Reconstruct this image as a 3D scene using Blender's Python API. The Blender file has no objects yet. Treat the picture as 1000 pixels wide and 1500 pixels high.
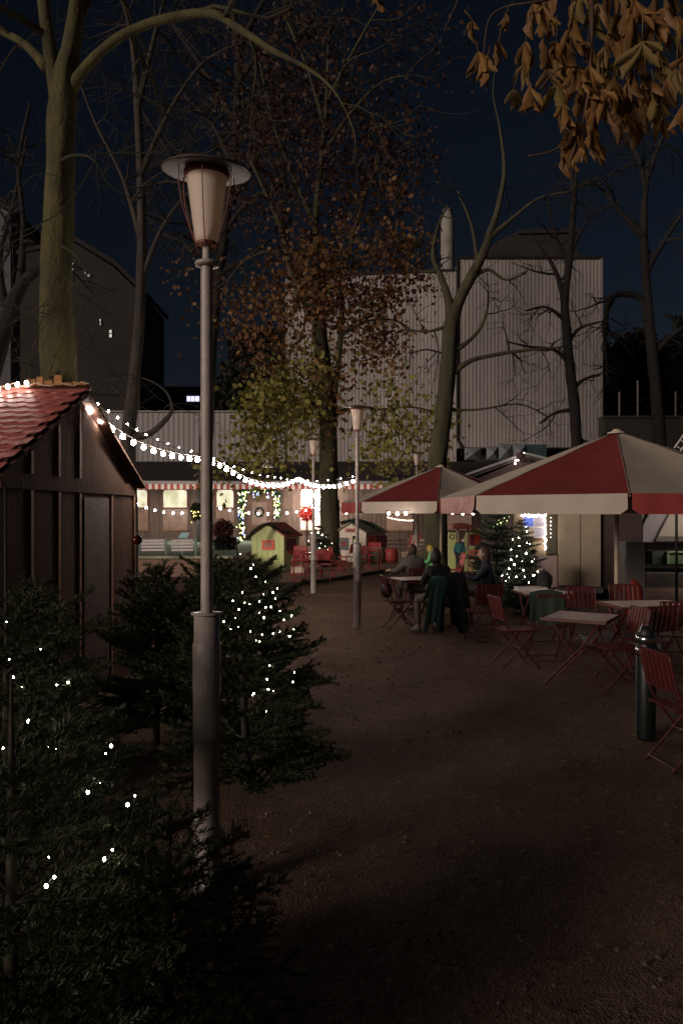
import bpy, bmesh, math, random
import numpy as np
from mathutils import Vector, Matrix, Euler, noise
R = math.radians
PI = math.pi
SC = bpy.context.scene
COL = SC.collection
F = 1100.0
H = 1.9
def P(px, py, Y):
    return Vector(((px - 500) / F * Y, Y, H - (py - 750) / F * Y))
def PX(px, Y): return (px - 500) / F * Y
def PZ(py, Y): return H - (py - 750) / F * Y
# ------------------------------------------------------------------ materials
MATS = {}
def mat(name, col, rough=0.8, var=0.0, scale=8.0, bump=0.0, bscale=40.0, metal=0.0, emit=None, estr=0.0,
        col2=None, trans=0.0, stretch=None, spec=None, alpha=None, sss=0.0):
    if name in MATS: return MATS[name]
    m = bpy.data.materials.new(name); m.use_nodes = True
    nt = m.node_tree; b = nt.nodes['Principled BSDF']
    b.inputs['Base Color'].default_value = (*col, 1)
    b.inputs['Roughness'].default_value = rough
    b.inputs['Metallic'].default_value = metal
    if spec is not None: b.inputs['Specular IOR Level'].default_value = spec
    if trans: b.inputs['Transmission Weight'].default_value = trans
    tc = nt.nodes.new('ShaderNodeTexCoord')
    mp = nt.nodes.new('ShaderNodeMapping'); nt.links.new(tc.outputs['Object'], mp.inputs['Vector'])
    if stretch: mp.inputs['Scale'].default_value = stretch
    if var or col2:
        n = nt.nodes.new('ShaderNodeTexNoise'); n.inputs['Scale'].default_value = scale; n.inputs['Detail'].default_value = 6
        n.inputs['Roughness'].default_value = 0.65
        nt.links.new(mp.outputs['Vector'], n.inputs['Vector'])
        r = nt.nodes.new('ShaderNodeValToRGB'); nt.links.new(n.outputs['Fac'], r.inputs['Fac'])
        c2 = col2 if col2 else tuple(c * (1 - var) for c in col)
        c1 = col if col2 else tuple(min(1, c * (1 + var)) for c in col)
        r.color_ramp.elements[0].position = 0.32; r.color_ramp.elements[1].position = 0.68
        r.color_ramp.elements[0].color = (*c2, 1); r.color_ramp.elements[1].color = (*c1, 1)
        nt.links.new(r.outputs['Color'], b.inputs['Base Color'])
    if bump:
        n = nt.nodes.new('ShaderNodeTexNoise'); n.inputs['Scale'].default_value = bscale; n.inputs['Detail'].default_value = 5
        nt.links.new(mp.outputs['Vector'], n.inputs['Vector'])
        bp = nt.nodes.new('ShaderNodeBump'); bp.inputs['Strength'].default_value = bump; bp.inputs['Distance'].default_value = 0.02
        nt.links.new(n.outputs['Fac'], bp.inputs['Height']); nt.links.new(bp.outputs['Normal'], b.inputs['Normal'])
    if emit:
        b.inputs['Emission Color'].default_value = (*emit, 1); b.inputs['Emission Strength'].default_value = estr
    if sss:
        b.inputs['Subsurface Weight'].default_value = sss; b.inputs['Subsurface Radius'].default_value = (.1, .08, .06)
    MATS[name] = m
    return m
def leafmat(name, cols, rough=0.6, scale=1.2):
    """foliage: colour differs from clump to clump, light passes through a little"""
    m = bpy.data.materials.new(name); m.use_nodes = True; nt = m.node_tree
    b = nt.nodes['Principled BSDF']; b.inputs['Roughness'].default_value = rough
    g = nt.nodes.new('ShaderNodeNewGeometry')
    r = nt.nodes.new('ShaderNodeValToRGB'); nt.links.new(g.outputs['Random Per Island'], r.inputs['Fac'])
    e = r.color_ramp.elements
    e[0].color = (*cols[0], 1); e[0].position = 0
    e[1].color = (*cols[-1], 1); e[1].position = 1
    for i, c in enumerate(cols[1:-1]):
        x = r.color_ramp.elements.new((i + 1) / (len(cols) - 1)); x.color = (*c, 1)
    nt.links.new(r.outputs['Color'], b.inputs['Base Color'])
    t = nt.nodes.new('ShaderNodeBsdfTranslucent'); nt.links.new(r.outputs['Color'], t.inputs['Color'])
    mx = nt.nodes.new('ShaderNodeMixShader'); mx.inputs['Fac'].default_value = 0.25
    nt.links.new(b.outputs[0], mx.inputs[1]); nt.links.new(t.outputs[0], mx.inputs[2])
    nt.links.new(mx.outputs[0], nt.nodes['Material Output'].inputs['Surface'])
    MATS[name] = m
    return m
def glow(name, col, s):
    return mat(name, (.8, .8, .8), emit=col, estr=s)
# ------------------------------------------------------------------ builder
class B:
    def __init__(s): s.v = []; s.f = []; s.m = []; s.mi = 0
    def add(s, vs, fs):
        o = len(s.v); s.v += [tuple(v) for v in vs]
        s.f += [tuple(i + o for i in f) for f in fs]; s.m += [s.mi] * len(fs)
    def box(s, c, d, rot=None):
        x, y, z = (k / 2 for k in d); M = rot if rot is not None else Matrix.Identity(3); c = Vector(c)
        vs = [c + M @ Vector((a * x, b * y, e * z)) for a in (-1, 1) for b in (-1, 1) for e in (-1, 1)]
        s.add(vs, [(0, 1, 3, 2), (4, 6, 7, 5), (0, 4, 5, 1), (2, 3, 7, 6), (0, 2, 6, 4), (1, 5, 7, 3)])
    def beam(s, a, b, w, t, up=(0, 0, 1)):
        a, b = Vector(a), Vector(b); d = (b - a); L = d.length
        if L < 1e-6: return
        z = d / L; x = Vector(up).cross(z)
        if x.length < 1e-3: x = Vector((1, 0, 0)).cross(z)
        x.normalize(); y = z.cross(x)
        M = Matrix((x, y, z)).transposed()
        s.box((a + b) / 2, (w, t, L), M)
    def tube(s, pts, rad, n=8, cap=True):
        pts = [Vector(p) for p in pts]
        if not hasattr(rad, '__len__'): rad = [rad] * len(pts)
        k = len(pts); o = len(s.v); ref = None
        for i in range(k):
            t = (pts[min(i + 1, k - 1)] - pts[max(i - 1, 0)])
            if t.length < 1e-9: t = Vector((0, 0, 1))
            t.normalize()
            if ref is None:
                ref = t.orthogonal().normalized()
            ref = ref - t * ref.dot(t)
            if ref.length < 1e-4: ref = t.orthogonal()
            ref.normalize(); b2 = t.cross(ref)
            for j in range(n):
                a = 2 * PI * j / n
                s.v.append(tuple(pts[i] + (ref * math.cos(a) + b2 * math.sin(a)) * rad[i]))
        for i in range(k - 1):
            for j in range(n):
                j2 = (j + 1) % n
                s.f.append((o + i * n + j, o + i * n + j2, o + (i + 1) * n + j2, o + (i + 1) * n + j)); s.m.append(s.mi)
        if cap and n > 3:
            s.f.append(tuple(o + j for j in reversed(range(n)))); s.m.append(s.mi)
            s.f.append(tuple(o + (k - 1) * n + j for j in range(n))); s.m.append(s.mi)
    def lathe(s, prof, c=(0, 0, 0), n=24, M=None):
        c = Vector(c); M = M or Matrix.Identity(3); o = len(s.v); k = len(prof)
        for r, z in prof:
            for j in range(n):
                a = 2 * PI * j / n
                s.v.append(tuple(c + M @ Vector((r * math.cos(a), r * math.sin(a), z))))
        for i in range(k - 1):
            for j in range(n):
                j2 = (j + 1) % n
                s.f.append((o + i * n + j, o + i * n + j2, o + (i + 1) * n + j2, o + (i + 1) * n + j)); s.m.append(s.mi)
    def ball(s, c, r, n=12, m=8, sc=(1, 1, 1)):
        prof = [(max(1e-5, math.sin(PI * i / m)), -math.cos(PI * i / m)) for i in range(m + 1)]
        s.lathe([(a * r, b * r) for a, b in prof], c, n, Matrix.Diagonal(sc))
    def prism(s, poly, a, b):
        """poly: list of 3d points, extruded by vector from a*vec to b*vec"""
        n = len(poly); lo = [Vector(p) + a for p in poly]; hi = [Vector(p) + b for p in poly]
        s.add(lo + hi, [tuple(reversed(range(n))), tuple(range(n, 2 * n))] + [(i, (i + 1) % n, n + (i + 1) % n, n + i) for i in range(n)])
    def mesh(s, name, smooth=False):
        me = bpy.data.meshes.new(name); me.from_pydata(s.v, [], s.f)
        if smooth: me.shade_smooth()
        return me
    def build(s, name, mats, parent=None, smooth=False, structure=False):
        if not isinstance(mats, (list, tuple)): mats = [mats]
        if parent is None and not structure and s.v:
            a = np.array(s.v); lo = a.min(0); hi = a.max(0)
            base = Vector(((lo[0] + hi[0]) / 2, (lo[1] + hi[1]) / 2, lo[2]))
            s.v = [tuple(r) for r in (a - np.array(base))]
        else: base = Vector((0, 0, 0))
        me = s.mesh(name, smooth)
        for m in mats: me.materials.append(m)
        if len(mats) > 1: me.polygons.foreach_set('material_index', s.m)
        return link(name, me, parent, base)
def link(name, me, parent=None, loc=(0, 0, 0)):
    o = bpy.data.objects.new(name, me); COL.objects.link(o); o.location = loc
    if parent is not None:
        o.parent = parent
        if parent.type == 'EMPTY': o.matrix_parent_inverse = Matrix.Translation(-Vector(parent.location))
    return o
def tag(o, label, cat, group=None):
    o['label'] = label; o['category'] = cat
    if group: o['group'] = group
    return o
def struct(o): o['kind'] = 'structure'; return o
def stuff(o): o['kind'] = 'stuff'; return o
def thing(name, label, cat, loc=(0, 0, 0), group=None):
    o = bpy.data.objects.new(name, None); COL.objects.link(o); o.location = loc; o.empty_display_size = .2
    return tag(o, label, cat, group)
def dup(root, loc, rz, label=None, sc=None):
    def cp(o, par):
        c = o.copy(); COL.objects.link(c)
        if par: c.parent = par; c.matrix_parent_inverse = o.matrix_parent_inverse.copy()
        for ch in o.children: cp(ch, c)
        return c
    r = cp(root, None); r.location = loc; r.rotation_euler = (0, 0, rz)
    if sc: r.scale = (sc, sc, sc)
    if label: r['label'] = label
    return r
def npmesh(name, verts, nper, m, parent=None):
    """verts (N*nper,3): N loose polygons of nper corners"""
    verts = np.ascontiguousarray(verts, np.float32).reshape(-1, 3); N = len(verts) // nper
    me = bpy.data.meshes.new(name); me.vertices.add(len(verts)); me.vertices.foreach_set('co', verts.ravel())
    me.loops.add(N * nper); me.loops.foreach_set('vertex_index', np.arange(N * nper, dtype=np.int32))
    me.polygons.add(N); me.polygons.foreach_set('loop_start', np.arange(0, N * nper, nper, dtype=np.int32))
    me.update(calc_edges=True); me.materials.append(m)
    return link(name, me, parent)
# ------------------------------------------------------------------ palette
M_gravel = None
M_pole = mat('pole_paint', (.38, .34, .315), .45, .18, 12, .12, 60)
M_glass = mat('opal_glass', (.92, .80, .68), .55, .05, 5, sss=.0)
M_copper = mat('red_wire', (.20, .065, .045), .5, .2, 20)
M_disc = mat('lamp_disc_metal', (.065, .055, .045), .55, .3, 9, .1, 30)
M_bark1 = mat('mossy_bark', (.115, .106, .036), .9, col2=(.045, .04, .024), scale=4, bump=1.0, bscale=26, stretch=(1, 1, .5))
M_bark2 = mat('grey_bark', (.065, .055, .045), .9, col2=(.035, .03, .026), scale=6, bump=.9, bscale=16, stretch=(1, 1, .35))
M_bark3 = mat('green_grey_bark', (.092, .088, .040), .9, col2=(.036, .031, .024), scale=1.6, bump=.9, bscale=12, stretch=(1, 1, .35))
M_twig = mat('dimmed_twig', (.038, .034, .014), .8, .3, 6)  # twigs darkened to paint in the light fading up the mossy tree
M_barkd = mat('dark_bark', (.020, .017, .016), .9, .3, 4, .5, 14)
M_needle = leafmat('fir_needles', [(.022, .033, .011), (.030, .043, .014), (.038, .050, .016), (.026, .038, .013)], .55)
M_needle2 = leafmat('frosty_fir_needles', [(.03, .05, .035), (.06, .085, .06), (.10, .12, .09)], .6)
M_firwood = mat('fir_wood', (.035, .028, .018), .9, .4, 20, .5, 60)
M_red = mat('shaded_red_paint', (.072, .011, .010), .5, .25, 14)  # red darkened: shade over the near chairs is put into the colour
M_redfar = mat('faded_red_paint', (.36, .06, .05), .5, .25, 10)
M_cream = mat('cream_canvas', (.41, .355, .30), .85, .07, 2.5, .35, 7)
M_redcan = mat('red_canvas', (.17, .018, .018), .85, .10, 2.5, .35, 7)
M_backlitcan = None
M_hut = mat('brown_hut_boards', (.105, .055, .037), .9, .2, 3, .3, 30, stretch=(1, 1, .15), spec=.15)
M_batten = mat('lit_batten', (.36, .17, .08), .7, .3, 8)  # orange light along the batten edges put into the wood colour
M_wood = mat('plain_wood', (.20, .12, .07), .75, .3, 10, .3, 40)
M_white = mat('white_paint', (.62, .58, .56), .6, .1, 8)
M_black = mat('black_plastic', (.012, .012, .013), .5)
M_wire = mat('black_cable', (.05, .045, .03), .6)
M_steel = mat('brushed_steel', (.55, .57, .6), .25, .1, 30, metal=1.0)
M_bulb = glow('warm_bulb', (1.0, .84, .72), 130)
M_bulb_h = glow('hut_bulb', (1.0, .84, .72), 32)
M_bulb_f = glow('far_bulb', (1.0, .84, .72), 230)
M_bulb_k = glow('kiosk_bulb', (1.0, .86, .76), 14)
M_bulb_s = glow('small_bulb', (1.0, .82, .66), 60)
M_fairy = glow('fairy_bulb', (1.0, .93, .72), 70)
M_fairyf = glow('fairy_bulb_far', (1.0, .90, .72), 12)
M_fb = [glow('fairy_blue', (.3, .45, 1.0), 5), glow('fairy_green', (.6, 1.0, .25), 4), glow('fairy_gold', (1, .75, .2), 5), glow('fairy_white', (1, .95, .9), 7)]
def add_translucency(m, f):
    nt = m.node_tree; p = nt.nodes['Principled BSDF']; t = nt.nodes.new('ShaderNodeBsdfTranslucent'); t.inputs['Color'].default_value = (1, .86, .72, 1)
    mx = nt.nodes.new('ShaderNodeMixShader'); mx.inputs['Fac'].default_value = f
    nt.links.new(p.outputs[0], mx.inputs[1]); nt.links.new(t.outputs[0], mx.inputs[2]); nt.links.new(mx.outputs[0], nt.nodes['Material Output'].inputs['Surface'])
add_translucency(M_glass, .35)
# ------------------------------------------------------------------ camera, light, world
cam = bpy.data.cameras.new('camera'); co = bpy.data.objects.new('camera', cam); COL.objects.link(co)
co.location = (0, 0, H); co.rotation_euler = (R(90), 0, 0)
cam.sensor_fit = 'VERTICAL'; cam.sensor_height = 36; cam.lens = 36 * F / 1500; cam.clip_end = 2000; cam.clip_start = .05
SC.camera = co
SUN_EL, SUN_AZ = R(13), R(48)       # light arrives from behind the camera, from the left
src = Vector((-math.sin(SUN_AZ) * math.cos(SUN_EL), -math.cos(SUN_AZ) * math.cos(SUN_EL), math.sin(SUN_EL)))
sl = bpy.data.lights.new('sun', 'SUN'); so = bpy.data.objects.new('sun', sl); COL.objects.link(so)
sl.energy = 1.6; sl.angle = R(18); sl.color = (1.0, .81, .68)
so.rotation_euler = src.to_track_quat('Z', 'Y').to_euler(); so.location = src * 30
W = bpy.data.worlds.new('World'); SC.world = W; W.use_nodes = True
nt = W.node_tree; bg = nt.nodes['Background']
sk = nt.nodes.new('ShaderNodeTexSky'); sk.sky_type = 'NISHITA'; sk.sun_disc = False
sk.sun_elevation = SUN_EL; sk.sun_rotation = math.atan2(src.x, src.y)
mul = nt.nodes.new('ShaderNodeMix'); mul.data_type = 'RGBA'; mul.blend_type = 'MULTIPLY'; mul.inputs[0].default_value = 1
nt.links.new(sk.outputs['Color'], mul.inputs[6]); mul.inputs[7].default_value = (.66, .66, .80, 1)
nt.links.new(mul.outputs[2], bg.inputs['Color']); bg.inputs['Strength'].default_value = .0040
SC.view_settings.view_transform = 'Standard'; SC.view_settings.look = 'None'; SC.view_settings.exposure = 0; SC.view_settings.gamma = 1
SC.cycles.use_denoising = True; SC.cycles.max_bounces = 5; SC.cycles.diffuse_bounces = 2; SC.cycles.glossy_bounces = 2
SC.cycles.sample_clamp_indirect = 1.5; SC.cycles.use_light_tree = True
try: SC.cycles.use_adaptive_sampling = True; SC.cycles.adaptive_threshold = .008
except Exception: pass
# ------------------------------------------------------------------ ground
def gravel(name, c1, c2, scale=80):
    m = bpy.data.materials.new(name); m.use_nodes = True; nt = m.node_tree; b = nt.nodes['Principled BSDF']
    b.inputs['Roughness'].default_value = .95; b.inputs['Specular IOR Level'].default_value = .2
    tc = nt.nodes.new('ShaderNodeTexCoord')
    v = nt.nodes.new('ShaderNodeTexVoronoi'); v.inputs['Scale'].default_value = scale
    n = nt.nodes.new('ShaderNodeTexNoise'); n.inputs['Scale'].default_value = .9; n.inputs['Detail'].default_value = 8; n.inputs['Roughness'].default_value = .7
    n2 = nt.nodes.new('ShaderNodeTexNoise'); n2.inputs['Scale'].default_value = 26; n2.inputs['Detail'].default_value = 6
    for k in (v, n, n2): nt.links.new(tc.outputs['Object'], k.inputs['Vector'])
    r = nt.nodes.new('ShaderNodeValToRGB'); nt.links.new(n.outputs['Fac'], r.inputs['Fac'])
    r.color_ramp.elements[0].position = .35; r.color_ramp.elements[1].position = .65
    r.color_ramp.elements[0].color = (*c2, 1); r.color_ramp.elements[1].color = (*c1, 1)
    mx = nt.nodes.new('ShaderNodeMix'); mx.data_type = 'RGBA'; mx.blend_type = 'MULTIPLY'; mx.inputs[0].default_value = .75
    rr = nt.nodes.new('ShaderNodeValToRGB'); nt.links.new(v.outputs['Color'], rr.inputs['Fac'])
    rr.color_ramp.elements[0].color = (.35, .33, .3, 1); rr.color_ramp.elements[1].color = (1.5, 1.45, 1.4, 1)
    nt.links.new(r.outputs['Color'], mx.inputs[6]); nt.links.new(rr.outputs['Color'], mx.inputs[7])
    nt.links.new(mx.outputs[2], b.inputs['Base Color'])
    ad = nt.nodes.new('ShaderNodeMath'); ad.operation = 'ADD'
    nt.links.new(v.outputs['Distance'], ad.inputs[0]); nt.links.new(n2.outputs['Fac'], ad.inputs[1])
    bp = nt.nodes.new('ShaderNodeBump'); bp.inputs['Strength'].default_value = .4; bp.inputs['Distance'].default_value = .02
    nt.links.new(ad.outputs[0], bp.inputs['Height']); nt.links.new(bp.outputs['Normal'], b.inputs['Normal'])
    return m
def ground():
    # one sheet, finer near the camera, trodden a little uneven
    xs = np.concatenate([np.linspace(-400, -14, 8), np.linspace(-12, 14, 100), np.linspace(16, 400, 8)])
    ys = np.concatenate([np.linspace(-200, -6, 6), np.linspace(-5, 24, 110), np.linspace(26, 900, 14)])
    b = B(); ny = len(ys)
    for x in xs:
        for y in ys:
            z = 0
            if -12 <= x <= 14 and -5 <= y <= 24:
                z = (noise.noise((x * 1.1, y * 1.1, 0)) * .018 + noise.noise((x * 4, y * 4, 3)) * .009) - .012
                z *= min(1, (x + 12) / 2, (14 - x) / 2, (y + 5) / 2, (24 - y) / 2)
            b.v.append((x, y, z))
    for i in range(len(xs) - 1):
        for j in range(ny - 1):
            a = i * ny + j; b.f.append((a, a + ny, a + ny + 1, a + 1)); b.m.append(0)
    struct(b.build('ground', gravel('gravel', (.185, .125, .094), (.105, .069, .052)), structure=True, smooth=True))
    # paler gravel area beyond a low edging
    ed = [P(395, 868, 19.4), P(440, 856, 19.5), P(480, 848, 20.6), P(520, 842, 22), P(560, 837, 23.6), P(610, 834, 24.4), P(700, 832, 25), P(860, 830, 25.6)]
    ed = [Vector((e.x, e.y, 0)) for e in ed]
    b = B(); top = [Vector((e.x, 36.2, 0)) for e in ed]
    n = len(ed); z = Vector((0, 0, .006))
    b.add([e + z for e in ed] + [t + z for t in top], [(i, i + 1, n + i + 1, n + i) for i in range(n - 1)])
    struct(b.build('path', gravel('pale_gravel', (.32, .24, .205), (.22, .165, .14)), structure=True))
    b = B()
    for i in range(n - 1): b.beam(ed[i] + Vector((0, 0, .03)), ed[i + 1] + Vector((0, 0, .03)), .09, .10)
    struct(b.build('kerb', mat('dark_edging', (.045, .035, .03), .9, .3, 6), structure=True))
    rng = np.random.default_rng(3)
    # fallen leaves and loose stones
    N = 4200; Y = 2.2 + 12 * rng.random(N) ** 1.3; X = rng.uniform(-2.5, 6.0, N)
    s = rng.uniform(.012, .04, N); a = rng.uniform(0, 2 * PI, N); til = rng.normal(0, .35, (N, 2))
    q = []
    for cx, cy in ((-1, 0), (0, -.5), (1, 0), (0, .5)):
        ux = (cx * np.cos(a) - cy * np.sin(a)) * s; uy = (cx * np.sin(a) + cy * np.cos(a)) * s
        q.append(np.stack([X + ux, Y + uy, .016 + np.abs(ux * til[:, 0] + uy * til[:, 1])], 1))
    lm = leafmat('fallen_leaf', [(.05, .03, .018), (.12, .07, .035), (.28, .19, .10), (.06, .04, .025)], .8)
    stuff(npmesh('fallen_leaves', np.stack(q, 1), 4, lm))
    b = B()
    for i in range(1500):
        y = 2.3 + 9 * random.random() ** 1.4; x = random.uniform(-1.6, 5); r = random.uniform(.004, .013)
        b.ball((x, y, .003), r, 5, 3, (1.3, 1, .8))
    stuff(b.build('pebbles', mat('pebble', (.10, .082, .07), .8, .4, 30), structure=True))
random.seed(7)
ground()
# ------------------------------------------------------------------ street lamps
def make_lamp(name, label, loc, tilt=0.0):
    t = thing(name, label, 'street lamp', loc, 'white-shaded street lamps of the beer garden')
    x, y, _ = loc
    def at(z): return Vector((x, y, z))
    b = B(); b.lathe([(.064, 0), (.064, 1.02), (.0655, 1.02), (.0655, 1.025), (.064, 1.03), (.064, 1.385), (.0, 1.40)], at(0), 32)
    base = b.build('base', M_pole, t, True)
    b = B(); b.lathe([(.0665, 1.00), (.0695, 1.01), (.0695, 1.24), (.0665, 1.25)], at(0), 32); b.build('collar', M_pole, base, True)
    # inspection hatch, curved and proud of the base
    b = B(); o = len(b.v); n = 8
    for zz in (.78, 1.19):
        for r in (.0655, .0715):
            for k in range(n + 1):
                a = R(-150 + 110 * k / n); b.v.append((x + r * math.cos(a), y + r * math.sin(a), zz))
    for k in range(n):
        A, Bq, Cq, D = k, n + 1 + k, 2 * (n + 1) + k, 3 * (n + 1) + k
        b.f += [(Bq, Bq + 1, D + 1, D), (A, Bq, Bq + 1, A + 1), (Cq, Cq + 1, D + 1, D)]; b.m += [0] * 3
    b.build('hatch', M_pole, base)
    b = B(); b.lathe([(.0, 1.388), (.078, 1.388), (.078, 1.396), (.0, 1.397)], at(0), 32); b.build('flange', M_pole, base, True)
    b = B(); b.lathe([(.030, 1.39), (.030, 3.13)], at(0), 24); b.lathe([(.022, 3.13), (.022, 3.27)], at(0), 20); b.build('pole', M_pole, t, True)
    b = B(); b.lathe([(.033, 3.128), (.058, 3.132), (.060, 3.142), (.058, 3.15), (.022, 3.152)], at(0), 28); b.build('ring', M_pole, t, True)
    b = B(); b.lathe([(.001, 3.235), (.052, 3.24), (.060, 3.27), (.076, 3.39), (.090, 3.50), (.101, 3.58), (.101, 3.59), (.0, 3.59)], at(0), 36)
    sh = b.build('lamp_shade', M_glass, t, True)
    b = B(); b.lathe([(.050, 3.228), (.056, 3.231), (.058, 3.243), (.053, 3.248)], at(0), 28); b.build('shade_clamp', M_copper, sh, True); b = B(); b.lathe([(.098, 3.572), (.112, 3.576), (.114, 3.60), (.098, 3.605)], at(0), 28); b.build('shade_clamp', M_copper, sh, True)
    for k in range(6):
        a = 2 * PI * k / 6 - PI / 2 + .03
        b = B(); pts = []
        for i in range(13):
            u = i / 12; z = 3.20 + .405 * u; r = .047 + .10 * math.sin(min(1, u * 1.15) * PI / 2) ** 1.1
            pts.append(at(z) + Vector((math.cos(a) * r, math.sin(a) * r, 0)))
        b.tube(pts, .0028, 5); b.build('guard_wire', M_copper, sh, True)
    b = B(); Mt = Matrix.Rotation(R(2), 3, 'Y') @ Matrix.Rotation(R(6), 3, 'X')
    b.lathe([(.0, 0), (.10, 0), (.215, -.010), (.224, -.005), (.215, .001), (.10, .016), (.0, .022)], at(3.612), 48, Mt)
    b.build('lamp_hood', M_disc, t, True)
    return t
lamp = make_lamp('street_lamp', 'large close street lamp with opal glass shade and flat hood behind the front fir', (PX(303, 3.76), 3.76, 0))
for px, Y, lb in ((523, 12.3, 'middle-sized grey street lamp on the open gravel, left of the front parasols'),
                  (459, 17.6, 'smaller street lamp beside the red slatted chairs and lime playhouse'),
                  (610, 21.6, 'farthest small street lamp poking up behind the smaller parasol')):
    l = dup(lamp, (PX(px, Y), Y, 0), 0, lb); l.rotation_euler.z = R(random.uniform(0, 40))
# ------------------------------------------------------------------ string lights
def bulb_mesh(name, r, m, n=10, sock=0):
    b = B(); b.lathe([(r * .42, r * 1.2), (r * .8, r * .72), (r, 0), (r * .8, -r * .62), (r * .4, -r * .93), (1e-4, -r)], (0, 0, 0), n)
    if sock > r: b.mi = 1; b.tube([(0, 0, r * 1.1), (0, 0, sock)], r * .45, 6)
    me = b.mesh(name, True); me.materials.append(m); me.materials.append(M_black)
    me.polygons.foreach_set('material_index', b.m); return me
BM = {}
def strand(label, pts, n, r, m, cabler=.006, hang=None, jit=0, name='string_lights', cat='string lights', group=None, scat=False, point=None, mats=None):
    """pts: polyline of the cable. n bulbs evenly spaced along it."""
    pts = [Vector(p) for p in pts]
    L = [0]
    for a, c in zip(pts, pts[1:]): L.append(L[-1] + (c - a).length)
    t = thing(name, label, cat, pts[0], group)
    b = B(); b.tube(pts, cabler, 5); b.build('cable', M_wire, t, True)
    hang = r * 1.7 if hang is None else hang
    for i in range(n):
        s = (i + .5) / n * L[-1]; k = 0
        while k < len(pts) - 2 and L[k + 1] < s: k += 1
        u = (s - L[k]) / max(1e-6, L[k + 1] - L[k]); p = pts[k].lerp(pts[k + 1], u)
        if jit: p = p + Vector([random.uniform(-jit, jit) for _ in range(3)])
        mm = m if mats is None else random.choice(mats)
        key = (r, mm.name, round(hang, 4))
        if key not in BM: BM[key] = bulb_mesh('bulb', r, mm, 10 if r > .02 else 6, hang)
        o = bpy.data.objects.new('bulb', BM[key]); COL.objects.link(o); o.parent = t
        o.matrix_parent_inverse = Matrix.Translation(-pts[0])
        o.location = p - Vector((0, 0, hang)); q_ = random.uniform(.85, 1.1); o.scale = (q_, q_, q_); o.rotation_euler = (random.uniform(-.3, .3), random.uniform(-.3, .3), 0)
    return t
def sag(a, c, n, d):
    a, c = Vector(a), Vector(c)
    return [a.lerp(c, i / n) - Vector((0, 0, 4 * d * (i / n) * (1 - i / n))) for i in range(n + 1)]
# hut to far post: cable measured by where it hangs
def onl(px, X0=-2.63, Y0=7.6, X1=PX(437, 13.2), Y1=13.2):
    m = (X1 - X0) / (Y1 - Y0); return (X0 - m * Y0) / ((px - 500) / F - m)
main = [P(x, y, onl(x)) for x, y in ((122, 588), (132, 596), (150, 611), (168, 625), (187, 637), (203, 646), (218, 652), (233, 657), (248, 661), (262, 664), (277, 666), (291, 668), (306, 671), (325, 678), (347, 691), (357, 697), (367, 701), (380, 705), (395, 707), (410, 707), (422, 704), (437, 698))]
main += [P(450, 705, 13.6), P(470, 710, 14.2), P(495, 709, 14.8), P(522, 700, 15.2)]
strand('bright string of large round bulbs from the hut gable towards the two middle lamps', main, 40, .030, M_bulb)
sec = [P(120, 584, 7.7), P(140, 592, 8.5), P(175, 616, 10), P(210, 637, 11.6), P(255, 655, 13.4), P(300, 668, 15), P(340, 684, 16.6), P(380, 697, 18.5), P(420, 703, 21), P(470, 706, 23), P(525, 698, 24.5)]
strand('thinner upper string of small pointed bulbs above the bright one', sec, 28, .012, glow('upper_bulb', (1.0, .84, .70), 420), hang=-.02)
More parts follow.
